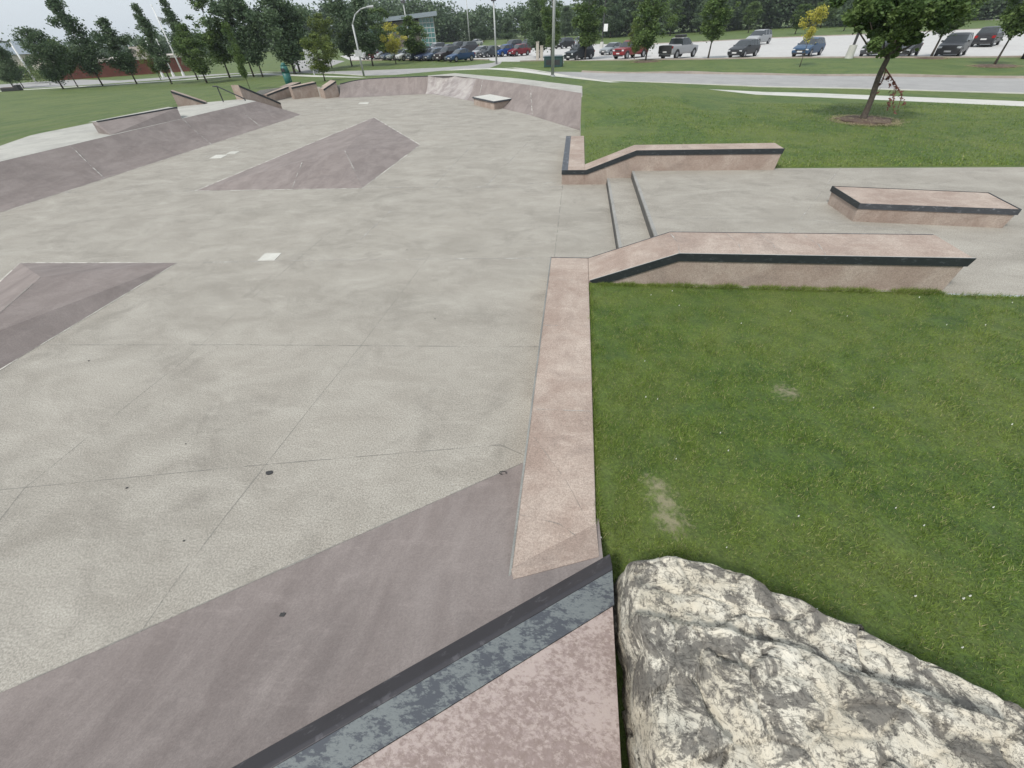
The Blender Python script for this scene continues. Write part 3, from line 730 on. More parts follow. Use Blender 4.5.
# grit on the ramp near the ledge
gm = MB()
for cu, cv, n, su, sv in [(470,505,190,34,20),(395,540,170,30,16),(335,562,60,24,10),(60,678,40,30,5),(580,538,60,16,10)]:
    for _ in range(n):
        u = random.gauss(cu, su*.6); v = random.gauss(cv, sv*.6)
        if u > 516 and cu < 520: continue
        if cu > 580:
            if not 540 < u < 596: continue
            q = P(u, v, LO)
            if q[0] > .33 or q[0] < -.2 or q[1] < 1.6: continue
        else: q = on_ramp(u, v)
        s = random.uniform(.0010, .0026); gm.box(q[0]-s, q[0]+s, q[1]-s, q[1]+s, q[2]-.001, q[2]+s)
tag(gm.build('grit', M['white']), 'scattered white grit on the foreground ramp', 'grit', kind='stuff')

# ------------------------------------------------------------------ the boulder
def boulder(name, label, outline, zbase, ztop_fn, seed, res_a=420, res_r=200, bulge=.10, parent=None):
    pts_ = np.array(outline); c = pts_.mean(0)
    ang = np.arctan2(pts_[:,1]-c[1], pts_[:,0]-c[0]); rad = np.hypot(pts_[:,0]-c[0], pts_[:,1]-c[1]); od = np.argsort(ang); ang = ang[od]; rad = rad[od]
    aa = np.concatenate([ang-2*math.pi, ang, ang+2*math.pi]); ra_ = np.tile(rad, 3)
    vs = []; fs = []
    for i in range(res_a):
        t = -math.pi+2*math.pi*i/res_a; r = np.interp(t, aa, ra_)
        for j in range(res_r):
            s = j/(res_r-1)
            if s < .78: q = s/.78*.93; zf = 1-.0*s
            else:
                k = (s-.78)/.22; q = .93+.07*math.sin(k*math.pi/2*1.0)*1.0; zf = math.cos(k*math.pi/2)
            x = c[0]+math.cos(t)*r*q; y = c[1]+math.sin(t)*r*q
            zt_ = ztop_fn(x, y); z = zbase+(zt_-zbase)*zf
            P3 = Vector((x*1.3+seed, y*1.3, z*1.3))
            Pv = Vector((x*2.6+y*.8+seed, y*3.4-x*.7, z*2)); Pv += Vector((noise.noise(P3*2), noise.noise(P3*2+Vector((9,0,0))), 0))*.35
            dv, pvs = noise.voronoi(Pv); c0_ = pvs[0]; g0 = noise.noise_vector(c0_*3.1+Vector((7,1,3)))
            fac = (Pv-c0_).dot(g0)*.12-.022*max(0, 1-(dv[1]-dv[0])/.10)
            Pw = Vector((x*9+seed, y*9, z*5)); dw, pw2 = noise.voronoi(Pw); fac += (Pw-pw2[0]).dot(noise.noise_vector(pw2[0]*2.3))*.028
            pit = -.012*max(0, noise.noise(Vector((x*13, y*13, z*13)))-.25)*4
            d = noise.fractal(P3, 1.0, 2.0, 6)*.04 + noise.fractal(P3*5, 1.0, 2.0, 5)*.014 + fac + pit
            rid = abs(noise.noise(Vector((x*2.2+y*3.5+seed, z*3, 4))))*.02
            nx, ny = math.cos(t)*(1-zf), math.sin(t)*(1-zf)
            vs.append((x+nx*d*.8, y+ny*d*.8, z+(d-rid)*(.35+.65*zf)))
    n = len(vs)
    for i in range(res_a):
        for j in range(res_r-1):
            a_ = i*res_r+j; b_ = ((i+1) % res_a)*res_r+j
            fs.append((a_, a_+1, b_+1, b_))
    o = MB().add(vs, fs).build(name, M['rock'], parent, True)
    return tag(o, label, 'boulder')
sil = [(617,563),(628,552),(667,545.5),(706,554),(736,565),(766,582),(797,591),(823,604),(840,613.6),(862,617),(883.5,630),(918,650),(948.5,662.6),(970,675.6),(1024,699.5),(1090,738)]
out = [tuple(P(u, v, .78)[:2]) for u, v in sil]
lx = .455
out = [(max(x, lx+.02), y) for x, y in out]
tail_ = [(2.75,.2),(2.7,-.6),(2.1,-1.3),(1.2,-1.4),(lx+.06,-1.2),(lx+.08,-.4),(lx+.04,.25),(lx+.03,.6),(lx+.05,.8),(lx,.95)]
out += tail_
# densify
dn = []
for a_, b_ in zip(out, out[1:]+out[:1]):
    a_ = np.array(a_); b_ = np.array(b_); n = max(1, int(np.linalg.norm(b_-a_)/.08)); dn += [tuple(a_+(b_-a_)*i/n) for i in range(n)]
crev = [P(u, v, .85)[:2] for u, v in [(600,612),(636,617),(710,626),(784,647),(849,673),(918,695),(970,717),(1060,752)]]
def crev_d(x, y):
    best = 9; sg = 1
    for a_, b_ in zip(crev[:-1], crev[1:]):
        d = b_-a_; w_ = np.array((x, y))-a_; t = max(0, min(1, w_@d/(d@d))); q = w_-d*t; l = math.hypot(*q)
        if l < best: best = l; sg = 1 if d[0]*w_[1]-d[1]*w_[0] > 0 else -1
    return best*sg
def ztop(x, y):
    d = crev_d(x, y)+noise.noise(Vector((x*5, y*5, 0)))*.03
    front = .96+.05*noise.noise(Vector((x*1.1, y*1.3, 3))); back = .84-.05*max(0, d)
    k = max(0, min(1, .5-d/.07)); z = back+(front-back)*k*k*(3-2*k)
    z -= .06*math.exp(-(d/.016)**2)*(.5+.5*min(1, max(0, (x-1.2)*2)))
    return z
boulder('boulder', 'big cream limestone boulder with dark lichen at the bottom right', dn, .22, ztop, 3.1)

# ------------------------------------------------------------------ grass blades
def blades(name, label, n, region, zfun, length, width, seed, clip=None, dryf=.10):
    r = np.random.default_rng(seed); X, Y = region(r, n)
    keep = np.ones(len(X), bool)
    for (bx_, by_, br_) in BARE:
        dd = np.hypot(X-bx_, Y-by_); keep &= (dd > br_*1.5*r.uniform(.0, 1.2, len(X))**.8)
    X, Y = X[keep], Y[keep]; n = len(X)
    Z = zfun(X, Y)
    cl_ = np.array([noise.noise(Vector((x*3.5, y*3.5, seed)))+.6*noise.noise(Vector((x*11, y*11, seed))) for x, y in zip(X, Y)]); L = r.uniform(.6, 1.25, n)*length*(1+.75*cl_); w = r.uniform(.7, 1.3, n)*width; az = r.uniform(0, 2*np.pi, n); lean = r.uniform(.25, 1.25, n)
    f2 = r.uniform(0, 2*np.pi, n)
    bxx = np.cos(f2)*w/2; byy = np.sin(f2)*w/2
    tx = np.cos(az)*np.sin(lean)*L; ty = np.sin(az)*np.sin(lean)*L; tz = np.cos(lean)*L
    V_ = np.empty((n, 3, 3), np.float32)
    V_[:,0] = np.stack([X-bxx, Y-byy, Z], 1); V_[:,1] = np.stack([X+bxx, Y+byy, Z], 1); V_[:,2] = np.stack([X+tx, Y+ty, Z+tz], 1)
    me = bpy.data.meshes.new(name); me.vertices.add(3*n); me.vertices.foreach_set('co', V_.ravel())
    me.loops.add(3*n); me.loops.foreach_set('vertex_index', np.arange(3*n, dtype=np.int32))
    me.polygons.add(n); me.polygons.foreach_set('loop_start', np.arange(0, 3*n, 3, dtype=np.int32)); me.polygons.foreach_set('loop_total', np.full(n, 3, np.int32))
    me.update(); me.validate()
    at = me.attributes.new('var', 'FLOAT', 'FACE'); at.data.foreach_set('value', r.uniform(0, 1, len(me.polygons)).astype(np.float32)**1.5)
    at = me.attributes.new('dry', 'FLOAT', 'FACE'); at.data.foreach_set('value', (r.uniform(0, 1, len(me.polygons)) < dryf).astype(np.float32)*.8)
    me.materials.append(M['blade']); o = bpy.data.objects.new(name, me); COL.objects.link(o)
    return tag(o, label, 'grass', kind='stuff')
def reg_near(r, n):
    k = int(n*2.2); Y = -.6+r.uniform(0, 1, k)**1.25*6.68; X = .365+r.uniform(0, 1, k)**1.3*10.5
    ok = ~((X < 2.35) & (Y < .9)) & (Y < 6.1) & (X < 1.2+Y*1.55+1.2)
    return X[ok][:n], Y[ok][:n]
blades('lawn_blades', 'short green grass of the near lawn between the ledge and the boulder', 330000, reg_near, lambda X, Y: np.full(len(X), .322), .042, .0062, 11)
def reg_far(r, n):
    k = n*2; X = .3+r.uniform(0, 1, k)*22; Y = 13.1+r.uniform(0, 1, k)**1.5*11
    ok = (X > .4) & ~((X < 5.5) & (Y < 13.52)) & np.array([not inpoly(x, y, WALK) for x, y in zip(X, Y)])
    return X[ok][:n], Y[ok][:n]
blades('far_lawn_blades', 'mown green grass beyond the far ledge and platform', 90000, reg_far, lambda X, Y: np.array([TH(x, y)-.005 for x, y in zip(X, Y)]), .055, .015, 12, dryf=.06)
# taller tufts along the ledge and platform edge
def reg_edge(r, n):
    t = r.uniform(0, 1, n)
    s = r.uniform(0, 1, n)
    X = np.where(s < .6, .4+t*5.1, np.where(s < .85, 5.5+t*8, .372+np.abs(r.normal(0, .012, n)))); Y = np.where(s < .85, 6.085-np.abs(r.normal(0, .035, n)), 1.6+t*4.5)
    Y = np.where((s >= .6) & (s < .85), 6.03-np.abs(r.normal(0, .05, n)), Y)
    return X, Y
blades('edge_tufts', 'longer grass tufts along the foot of the near ledge', 26000, reg_edge, lambda X, Y: np.full(len(X), .325), .075, .006, 13)
cm = MB()
for _ in range(36):
    y = random.uniform(.8, 6); x = random.uniform(.5, 1.4+y*1.3)
    if x < 2.4 and y < 1.3: continue
    s = random.uniform(.004, .007); cm.tube((x, y, .35), (x, y, .365), s, s*.5, 6)
tag(cm.build('clover_flowers', M['clover']), 'white clover flower heads dotted over the near lawn', 'flowers', kind='stuff')

# ------------------------------------------------------------------ trees
def leaf_mesh(name, centers, radii, n, size, mat, seed, squash=.8):
    r = np.random.default_rng(seed); C = np.array(centers); Rr = np.array(radii)
    pw_ = Rr**2; pr_ = pw_/pw_.sum(); idx = r.choice(len(C), n, p=pr_)
    d = r.normal(size=(n, 3)); d /= np.linalg.norm(d, axis=1)[:,None]; rad = np.where(r.uniform(0, 1, n) < .8, r.uniform(0, 1, n)**.5, np.abs(r.normal(0, .75, n)))
    pos = C[idx]+d*(Rr[idx]*rad)[:,None]*np.array([1, 1, squash])
    a = r.normal(size=(n, 3)); a /= np.linalg.norm(a, axis=1)[:,None]; a[:,2] *= .6
    b = np.cross(a, r.normal(size=(n, 3))); b /= np.linalg.norm(b, axis=1)[:,None]
    s = (r.uniform(.6, 1.3, n)*size)[:,None]
    V_ = np.empty((n, 4, 3), np.float32)
    V_[:,0] = pos-a*s*.5; V_[:,1] = pos+b*s*.32; V_[:,2] = pos+a*s*.5; V_[:,3] = pos-b*s*.32
    me = bpy.data.meshes.new(name); me.vertices.add(4*n); me.vertices.foreach_set('co', V_.ravel())
    me.loops.add(4*n); me.loops.foreach_set('vertex_index', np.arange(4*n, dtype=np.int32))
    me.polygons.add(n); me.polygons.foreach_set('loop_start', np.arange(0, 4*n, 4, dtype=np.int32)); me.polygons.foreach_set('loop_total', np.full(n, 4, np.int32))
    me.update()
    cv = r.uniform(0, 1, len(C))
    at = me.attributes.new('var', 'FLOAT', 'FACE'); at.data.foreach_set('value', np.clip(cv[idx]*.55+r.uniform(0, .5, n), 0, 1).astype(np.float32))
    me.materials.append(mat); return me
def tree_proto(name, H, cr, cb, nleaf, lsize, mat, seed, shape='oval', ncl=46, tr=.09, lean=0):
    """H height, cr crown radius, cb crown base"""
    r = random.Random(seed); cents = []; rads = []
    while len(cents) < ncl:
        t = r.uniform(0, 1)
        if shape == 'oval': prof = math.sin(math.pi*min(1, max(.02, t**.75)))**.6
        elif shape == 'cone': prof = (1-t)**.75*min(1, t*5+.25)
        elif shape == 'pop': prof = min(1, t*4+.3)*(1-t)**.45
        elif shape == 'vase': prof = min(1, .35+t*1.1)*(1-t**4)**.5
        else: prof = math.sqrt(max(0, 1-(2*t-1)**2))
        ang = r.uniform(0, 2*math.pi); q = r.uniform(.15, 1)**.6; z = cb+(H-cb)*t
        rr_ = cr*prof*q*(1+.18*math.sin(ang*3+seed)+r.uniform(-.3, .22)); cr_ = cr*r.uniform(.20, .42)*(1-.35*t)
        rr_ = max(0, rr_-cr_*.5)
        cents.append((math.cos(ang)*rr_+lean*t, math.sin(ang)*rr_, min(z, H-cr_*.5))); rads.append(cr_)
    crown = leaf_mesh('crown', cents, rads, nleaf, lsize, mat, seed)
    mb = MB(); top_ = cb+(H-cb)*.72; k = 6; prev = Vector((0,0,-.15)); pr_ = tr*1.25
    spine = [prev]; rs_ = [pr_]
    for i in range(1, k+1):
        z = top_*i/k; p_ = Vector((r.uniform(-.03,.03)*H*.3+lean*max(0,(z-cb)/(H-cb)), r.uniform(-.03,.03)*H*.3, z)); q_ = tr*(1-.8*i/k)
        if z < cb*.9: p_.x *= .3; p_.y *= .3
        spine.append(p_); rs_.append(q_)
    mb.sweep(spine, rs_, 8)
    for i in r.sample(range(len(cents)), min(16, len(cents))):
        c = Vector(cents[i]); z0 = max(cb*.75, c.z-math.hypot(c.x, c.y)*.9-.3); z0 = min(z0, top_*.95)
        j = min(k-1, int(z0/top_*k)); f = z0/top_*k-j; s_ = spine[j].lerp(spine[j+1], max(0, min(1, f)))
        m_ = s_.lerp(c, .5)+Vector((0,0,-.03*H)); mb.tube(s_, m_, tr*.35, tr*.2, 5, False); mb.tube(m_, c, tr*.2, tr*.06, 5, False)
    tm = mb.build('tmp_trunk', M['bark'], smooth=True); trunk = tm.data; bpy.data.objects.remove(tm)
    return dict(H=H, cr=cr, trunk=trunk, crown=crown)
PROT = {
 'round': tree_proto('round', 6, 2.0, 2.1, 9000, .22, M['leaf'], 1, 'round', 60, .08),
 'oval': tree_proto('oval', 8, 2.3, 1.8, 10000, .25, M['leafblue'], 2, 'oval', 70),
 'oval2': tree_proto('oval2', 8, 2.5, 1.6, 10000, .25, M['leafblue'], 3, 'pop', 70),
 'oval3': tree_proto('oval3', 8, 2.3, 1.8, 10000, .25, M['leaf'], 4, 'vase', 70),
 'pop': tree_proto('pop', 9, 1.9, 1.8, 6500, .23, M['leafblue'], 5, 'pop', 80),
 'broad': tree_proto('broad', 8, 3.4, 1.6, 14000, .29, M['leafblue'], 6, 'round', 90, .13),
 'yellow': tree_proto('yellow', 4.5, 1.8, 1.5, 3600, .18, M['leafyellow'], 7, 'round', 40, .06),
 'sap': tree_proto('sap', 4.5, 1.8, 2.3, 2000, .18, M['leafyellow'], 17, 'vase', 22, .05),
 'light': tree_proto('light', 6, 2.1, 1.5, 6500, .21, M['leaflight'], 8, 'round', 60, .07),
 'dense': tree_proto('dense', 6, 2.0, 1.4, 10000, .20, M['leaf'], 9, 'oval', 80, .08),
}
def place_tree(u, v, vtop, wpx, kind, label, group, name='tree', lean=None, pos=None):
    p = np.array(G(u, v)) if pos is None else np.array(pos)
    lo, hi = 1.0, 60.0
    # height so that the top of the crown reaches pixel row vtop
    for _ in range(40):
        m_ = (lo+hi)/2; q = PR(p+[0,0,m_])
        if q[1] > vtop: lo = m_
        else: hi = m_
    Hh = (lo+hi)/2; pr_ = PROT[kind]
    a = PR(p+[0,0,Hh*.6]); dist = math.hypot(p[0], p[1]); nrmv = np.array([p[1], -p[0], 0])/dist
    b = PR(p+nrmv*1.0+[0,0,Hh*.6]); ppm = math.hypot(b[0]-a[0], b[1]-a[1])
    wr = wpx/2/ppm
    t = empty(name, p, label, 'tree', group, random.uniform(0, 6.28)); s = wr/pr_['cr']; t.scale = (s, s, Hh/pr_['H'])
    for nm_ in ('trunk', 'crown'):
        o = bpy.data.objects.new(nm_, pr_[nm_]); COL.objects.link(o); o.parent = t
    return t, Hh, wr
TG = 'young trees beyond the left lawn'
left = [
 (24,88,36,30,'oval2','dark tree at the far left behind the dark planter'),(14,88,40,40,'broad','leftmost broad dark tree, partly cut by the picture edge'),
 (63.5,89,28,52,'broad','wide dark tree in front of the left end of the red brick building'),(78,87,40,34,'round','smaller dark tree just right of the wide one at the left'),
 (103,86,-2,52,'oval2','tall leaning-looking tree in front of the brick wall'),(137,84,18,46,'oval','dark round tree before the right part of the brick wall'),
 (172,84,4,36,'pop','pale feathery tree left of the flagpoles'),(161,80,44,22,'light','short yellowish-green tree left of the flagpoles'),
 (198,80,-2,34,'pop','slim dark tree just right of the flagpoles'),(207,83,24,44,'dense','dark bushy tree right of the flagpoles'),
 (230,78,-12,50,'oval3','tall green tree left of the handrail'),(250,89,22,16,'oval3','slim young tree right above the handrail'),
 (254,77,-22,46,'oval','tall dark tree behind the slim young tree'),(263,77,-20,44,'oval2','dark tree left of the teal bin'),
 (295,74,-10,62,'broad','broad dark tree behind the teal bin'),(325,81,34,38,'light','yellow-green young tree near the curved wall'),
 (332,68,14,32,'light','yellowish tree behind the young yellow-green one'),(300,72,-22,50,'oval3','tall tree behind the broad dark one'),
 (352,66,-14,40,'oval2','tall dark tree left of the curved street lamp'),(373,66,-4,40,'oval','tall dark tree right of the curved street lamp'),
 (396,64,23,27,'yellow','small yellow tree in front of the glass building'),(415,61,16,38,'dense','dark tree in front of the glass building, right of the yellow one'),
 (385,60,8,34,'oval3','dark tree behind the yellow tree'),
]
for a in left: place_tree(a[0], a[1], a[2], a[3], a[4], a[5], TG)
TG2 = 'trees around the parking lot'
right = [
 (540,58,-6,40,'broad','big dark tree left of the tall grey pole'),(551,60,-20,30,'oval3','tall slim tree right behind the grey pole'),
 (585,60,-26,44,'oval3','dark tree in front of the dark green suv'),(645.6,60.5,-16,42,'dense','dark tree between the red pickup and the silver pickup'),
 (634,60,20,22,'light','pale thin tree beside the red pickup bed'),
 (708,58.6,-8,44,'round','round dark tree right of the silver pickup'),(748,33,2,24,'round','small dark tree behind the silver van'),
 (761.5,29,-2,26,'oval','dark tree on the grass behind the parked silver van'),(795,34,4,26,'oval3','dark tree behind the yellow sapling'),
 (843.6,31,2,26,'oval','dark tree behind the right yellow sapling and lot'),
 (930.5,57.6,-26,72,'round','round tree in a mulch ring before the silver-black car'),(994,65.4,-42,72,'round','tree in a mulch ring near the right edge'),
 (700,34,-6,30,'oval2','dark tree on the far grass left of the round one'),(670,36,-4,30,'oval3','dark tree on the far grass above the silver pickup'),
 (610,38,-4,28,'oval','dark tree on the far grass above the grey sedan'),(565,39,6,24,'oval2','small dark tree on the far grass left of the silver suv'),
 (720,32,-6,28,'oval','far dark tree just right of the round dark one'),(628,36,-2,24,'light','yellowish tree on the far grass behind the red pickup'),
 (484,42,22,18,'oval','small dark tree beyond the cars left of the light pole'),(508,42,20,20,'oval2','small dark tree beyond the blue car'),
 (876,28,-10,30,'oval2','far dark tree behind the big right tree'),(905,26,-12,34,'oval','far tree seen between the crowns at the right'),
 (525,40,16,20,'oval3','small far tree beyond the dark red car'),(820,28,-6,30,'dense','dense dark tree at the woods edge above the blue car'),
]
for a in right: place_tree(a[0], a[1], a[2], a[3], a[4], a[5], TG2)
# the yellow sapling with an upright crown
place_tree(799.5, 67, 7, 34, 'sap', 'thin yellow sapling on the grass strip in front of the blue car', TG2, 'sapling')

# big near tree on the right
tp = np.array(G(862,120.5)); d_t = math.hypot(tp[0], tp[1])
bt = empty('tree', tp, 'large dark green tree on the right lawn with a dead hanging branch', 'tree')
r = random.Random(5); cents = []; rads = []
def tz(u, v):                       # point in the crown near the tree's distance seen at a pixel
    rr_ = ROT @ np.array([(u-512)/F, -(v-384)/F, -1.0]); t = d_t/math.hypot(rr_[0], rr_[1]); return np.array([0,0,CAMH])+rr_*t
crown_px = [(862,5,16),(858,18,13),(872,26,14),(880,40,13),(900,34,14),(912,28,14),(884,52,9),(915,5,18),(900,15,18),(868,12,16),(850,18,10),(885,30,17),(878,10,20),(905,25,20),(925,14,20),(945,5,18),(893,48,10),(905,40,10),(917,38,9),(940,22,14),(960,8,12),(872,36,9),(900,-10,26),(930,-20,26),(960,-16,22),(880,-18,24),(910,-45,26),(950,-45,24),(925,-75,22),(895,-62,18),(845,-2,14),(975,-35,16),(858,28,7),(895,55,5)]
ppm_t = 11.0
aT = PR(tp+[0,0,2.5]); bT = PR(tp+np.array([tp[1],-tp[0],0])/d_t+[0,0,2.5]); ppm_t = math.hypot(bT[0]-aT[0], bT[1]-aT[1])
for u, v, rp in crown_px:
    c = tz(u, v)-tp; rad = rp/ppm_t
    away = np.array([tp[0], tp[1], 0])/d_t
    for k in range(3):
        cc_ = c+away*r.uniform(-1, 1)*(1.6 if rp > 12 else .5)+np.array([r.uniform(-.3,.3), r.uniform(-.3,.3), r.uniform(-.2,.3)])*rad
        cents.append(tuple(cc_)); rads.append(rad*r.uniform(.45, .75))
crown_me = leaf_mesh('crown', cents, rads, 60000, .14, M['leaf'], 77, .85)
o = bpy.data.objects.new('crown', crown_me); COL.objects.link(o); o.parent = bt
mb = MB(); tt = tz(889,54)-tp; tt2 = tz(905,20)-tp; tt3 = tz(918,-30)-tp
tt = np.array([0, 0, tt[2]])*.0+tt
tk = [np.array((0,0,-.2)), np.array((0,0,.05)), np.array((0,0,.2))]+[tt*q+np.array([.02*math.sin(q*7), .02*math.cos(q*9), 0]) for q in (.2,.3,.4,.5,.6,.7,.8,.9,1)]+[tt*.5+tt2*.5, tt2, tt2*.5+tt3*.5, tt3]
mb.sweep(tk, [.17,.13,.108,.098,.093,.09,.088,.086,.084,.082,.08,.076,.068,.055,.042,.03], 14, .05)
for u, v in [(868,15),(850,18),(885,30),(925,14),(945,5),(893,48),(880,-18),(950,-45),(960,-16),(940,22)]:
    c = tz(u, v)-tp; s_ = tt*.95 if v > 10 else tt2; m_ = (s_+c)/2+np.array([0,0,-.15]); mb.sweep([s_, m_, c], [.045,.025,.01], 7)
mb.build('trunk', M['bark'], bt, True)
mb = MB(); br = [tz(885,68)-tp, tz(890,82)-tp, tz(888,92)-tp]; mb.path([tuple(x) for x in [tt*.85]+br[:1]+[tz(893,80)-tp, tz(902,95)-tp, tz(898,108)-tp]], [.03,.022,.018,.014,.008], 6)
mb.path([tuple(x) for x in [tz(886,70)-tp, tz(882,82)-tp, tz(874,92)-tp]], [.02,.014,.006], 6)
rb_ = random.Random(9)
for seg in ([(886,72),(893,82),(900,92),(903,105)],[(884,76),(879,86),(874,93)],[(888,78),(891,100),(888,110)],[(895,86),(893,98),(895,112)]):
    for i in range(len(seg)-1):
        for _ in range(13):
            t_ = rb_.random(); u = seg[i][0]*(1-t_)+seg[i+1][0]*t_+rb_.gauss(0, 1.1); v = seg[i][1]*(1-t_)+seg[i+1][1]*t_+rb_.gauss(0, 1.1)
            c = tz(u, v)-tp; s = rb_.uniform(.05, .09); e = Vector([rb_.gauss(0,1) for _ in range(3)]).normalized()*s; g_ = e.orthogonal().normalized()*s*.5; c = Vector(c)
            mb.add([tuple(c-e), tuple(c+g_), tuple(c+e), tuple(c-g_)], [(0,1,2,3)])
mb.build('dead_branch', M['deadleaf'], bt)
def mulch(p, rad, label, seed):
    r = random.Random(seed); n = 26; vs = [(0,0,.07)]
    for k, (q, z) in enumerate([(.5,.075),(.85,.05),(1.0,.0)]):
        for i in range(n):
            t = 2*math.pi*i/n; rr_ = rad*q*(1+r.uniform(-.14,.14)); vs.append((math.cos(t)*rr_, math.sin(t)*rr_, z+r.uniform(-.01,.01)))
    fs = [(0, 1+i, 1+(i+1) % n) for i in range(n)]
    for k in range(2): fs += [(1+k*n+i, 1+(k+1)*n+i, 1+(k+1)*n+(i+1) % n, 1+k*n+(i+1) % n) for i in range(n)]
    t = empty('mulch_ring', p, label, 'mulch ring', 'mulch rings round the trees')
    o = mesh_obj('mulch', vs, fs, M['mulch'], t)
    mb = MB()
    for _ in range(2600):
        a = r.uniform(0, 6.283); q = rad*r.gauss(1.05, .15); s = .06; c = Vector((math.cos(a)*q, math.sin(a)*q, .02)); e = Vector((r.gauss(0,1), r.gauss(0,1), r.uniform(0,.5))).normalized()*s; g_ = Vector((-e.y, e.x, 0)).normalized()*.012
        mb.add([tuple(c-e), tuple(c+g_), tuple(c+e)], [(0,1,2)])
    for _ in range(700):
        a = r.uniform(0, 6.283); q = rad*math.sqrt(r.random())*.95; c = Vector((math.cos(a)*q, math.sin(a)*q, .085)); e = Vector((r.gauss(0,1), r.gauss(0,1), r.uniform(0,.4))).normalized()*.045; g_ = Vector((-e.y, e.x, 0)).normalized()*.015
        if _ % 3: continue
        mb.add([tuple(c-e), tuple(c+g_), tuple(c+e)], [(0,1,2)])
    tag(mb.build('dry_grass', M['drygrass'], t), kind='stuff')
mulch(G(864,120.5), .95, 'brown mulch ring with a dry grass rim under the large right tree', 1)
mulch(G(930.5,58.6), 1.1, 'mulch ring on the grass strip before the silver-black car', 2)
mulch(G(994,66.2), 1.2, 'mulch ring on the grass strip near the right edge of the picture', 3)
mulch(G(645.6,61.8), 1.3, 'mulch ring on the grass strip left of the silver pickup', 4)

# woods on the horizon: one mass
r = random.Random(31); cents = []; rads = []
def woods_band(u0, u1, v_base, h0, h1, step, depth=25):
    u = u0
    while u < u1:
        p = P(u, v_base(u), 0); dist = math.hypot(p[0], p[1])
        hh = r.uniform(h0, h1)
        for k in range(5):
            q = np.array([p[0]+r.uniform(-3,3), p[1]+r.uniform(0, depth), 0]); rad = hh*r.uniform(.22, .36)
            cents.append((q[0], q[1], r.uniform(.2, 1)*hh-rad*.3)); rads.append(rad)
        u += step*r.uniform(.6, 1.4)
hz = lambda u: 28.4-.0505*(u-494)
woods_band(425, 600, lambda u: hz(u)+12.5, 8, 11, 3.0)
woods_band(590, 860, lambda u: hz(u)+16, 11, 15, 3.4)
woods_band(850, 1150, lambda u: hz(u)+18, 10, 15, 4)
woods_band(255, 440, lambda u: hz(u)+13, 11, 14, 3)
woods_band(-60, 270, lambda u: hz(u)+13, 5, 8, 3.5)
wm = leaf_mesh('woods', cents, rads, 210000, 1.0, M['leafblue'], 55)
o = bpy.data.objects.new('woods', wm); COL.objects.link(o); tag(o, 'dark wooded treeline closing the horizon behind the parking lot', 'woods', kind='stuff')
def shrub(u, v, w, h, mat, label, seed):
    r = random.Random(seed); p = G(u, v); cents = [(r.gauss(0, w*.3), r.gauss(0, w*.3), r.uniform(.3, .9)*h) for _ in range(14)]
    me = leaf_mesh('shrub', cents, [w*.3]*14, 1400, .14, mat, seed); o = bpy.data.objects.new('shrub', me); COL.objects.link(o); o.location = tuple(p)
    tag(o, label, 'shrub', 'shrubs by the far left road')
shrub(43, 83, 2.2, 1.6, M['leaflight'], 'small rounded yellow-green shrub left of the red brick building', 1)
shrub(32, 83.4, 2.6, 2.4, M['leaf'], 'dark shrub left of the yellow-green shrub at the far left', 2)

# ------------------------------------------------------------------ vehicles
PAINTS = {}
def paint(col):
    k = tuple(col)
    if k not in PAINTS: PAINTS[k] = plain('car_paint', tuple(c*.8 for c in col), .4, .1, .03, 1, .4, .15)
    return PAINTS[k]
TYPES = {
 # L, W, stations (x from nose, top z), belt z, glass: windshield [i], rear
 'sedan': (4.6, 1.8, [(0,.52),(.06,.70),(.5,.80),(1.25,.93),(2.0,1.36),(2.4,1.44),(3.0,1.44),(3.4,1.38),(4.05,1.06),(4.45,1.0),(4.6,.72)], .93),
 'hatch': (4.2, 1.75, [(0,.52),(.06,.74),(.45,.86),(1.05,.98),(1.8,1.42),(2.2,1.50),(3.1,1.50),(3.6,1.44),(4.0,1.08),(4.15,.95),(4.2,.6)], .96),
 'suv': (4.7, 1.88, [(0,.60),(.06,.90),(.5,1.0),(1.2,1.10),(1.85,1.60),(2.2,1.70),(3.4,1.71),(4.1,1.66),(4.45,1.20),(4.62,1.05),(4.7,.65)], 1.1),
 'van': (5.0, 1.95, [(0,.55),(.06,.82),(.45,.98),(1.0,1.10),(1.9,1.66),(2.3,1.76),(3.6,1.77),(4.5,1.72),(4.8,1.2),(4.95,1.05),(5.0,.6)], 1.1),
 'cab': (5.7, 1.98, [(0,.70),(.06,1.08),(.5,1.14),(1.35,1.20),(2.05,1.75),(2.4,1.86),(3.3,1.87),(3.6,1.82),(3.75,1.30),(3.8,1.27),(5.6,1.27),(5.7,1.22)], 1.18),
}
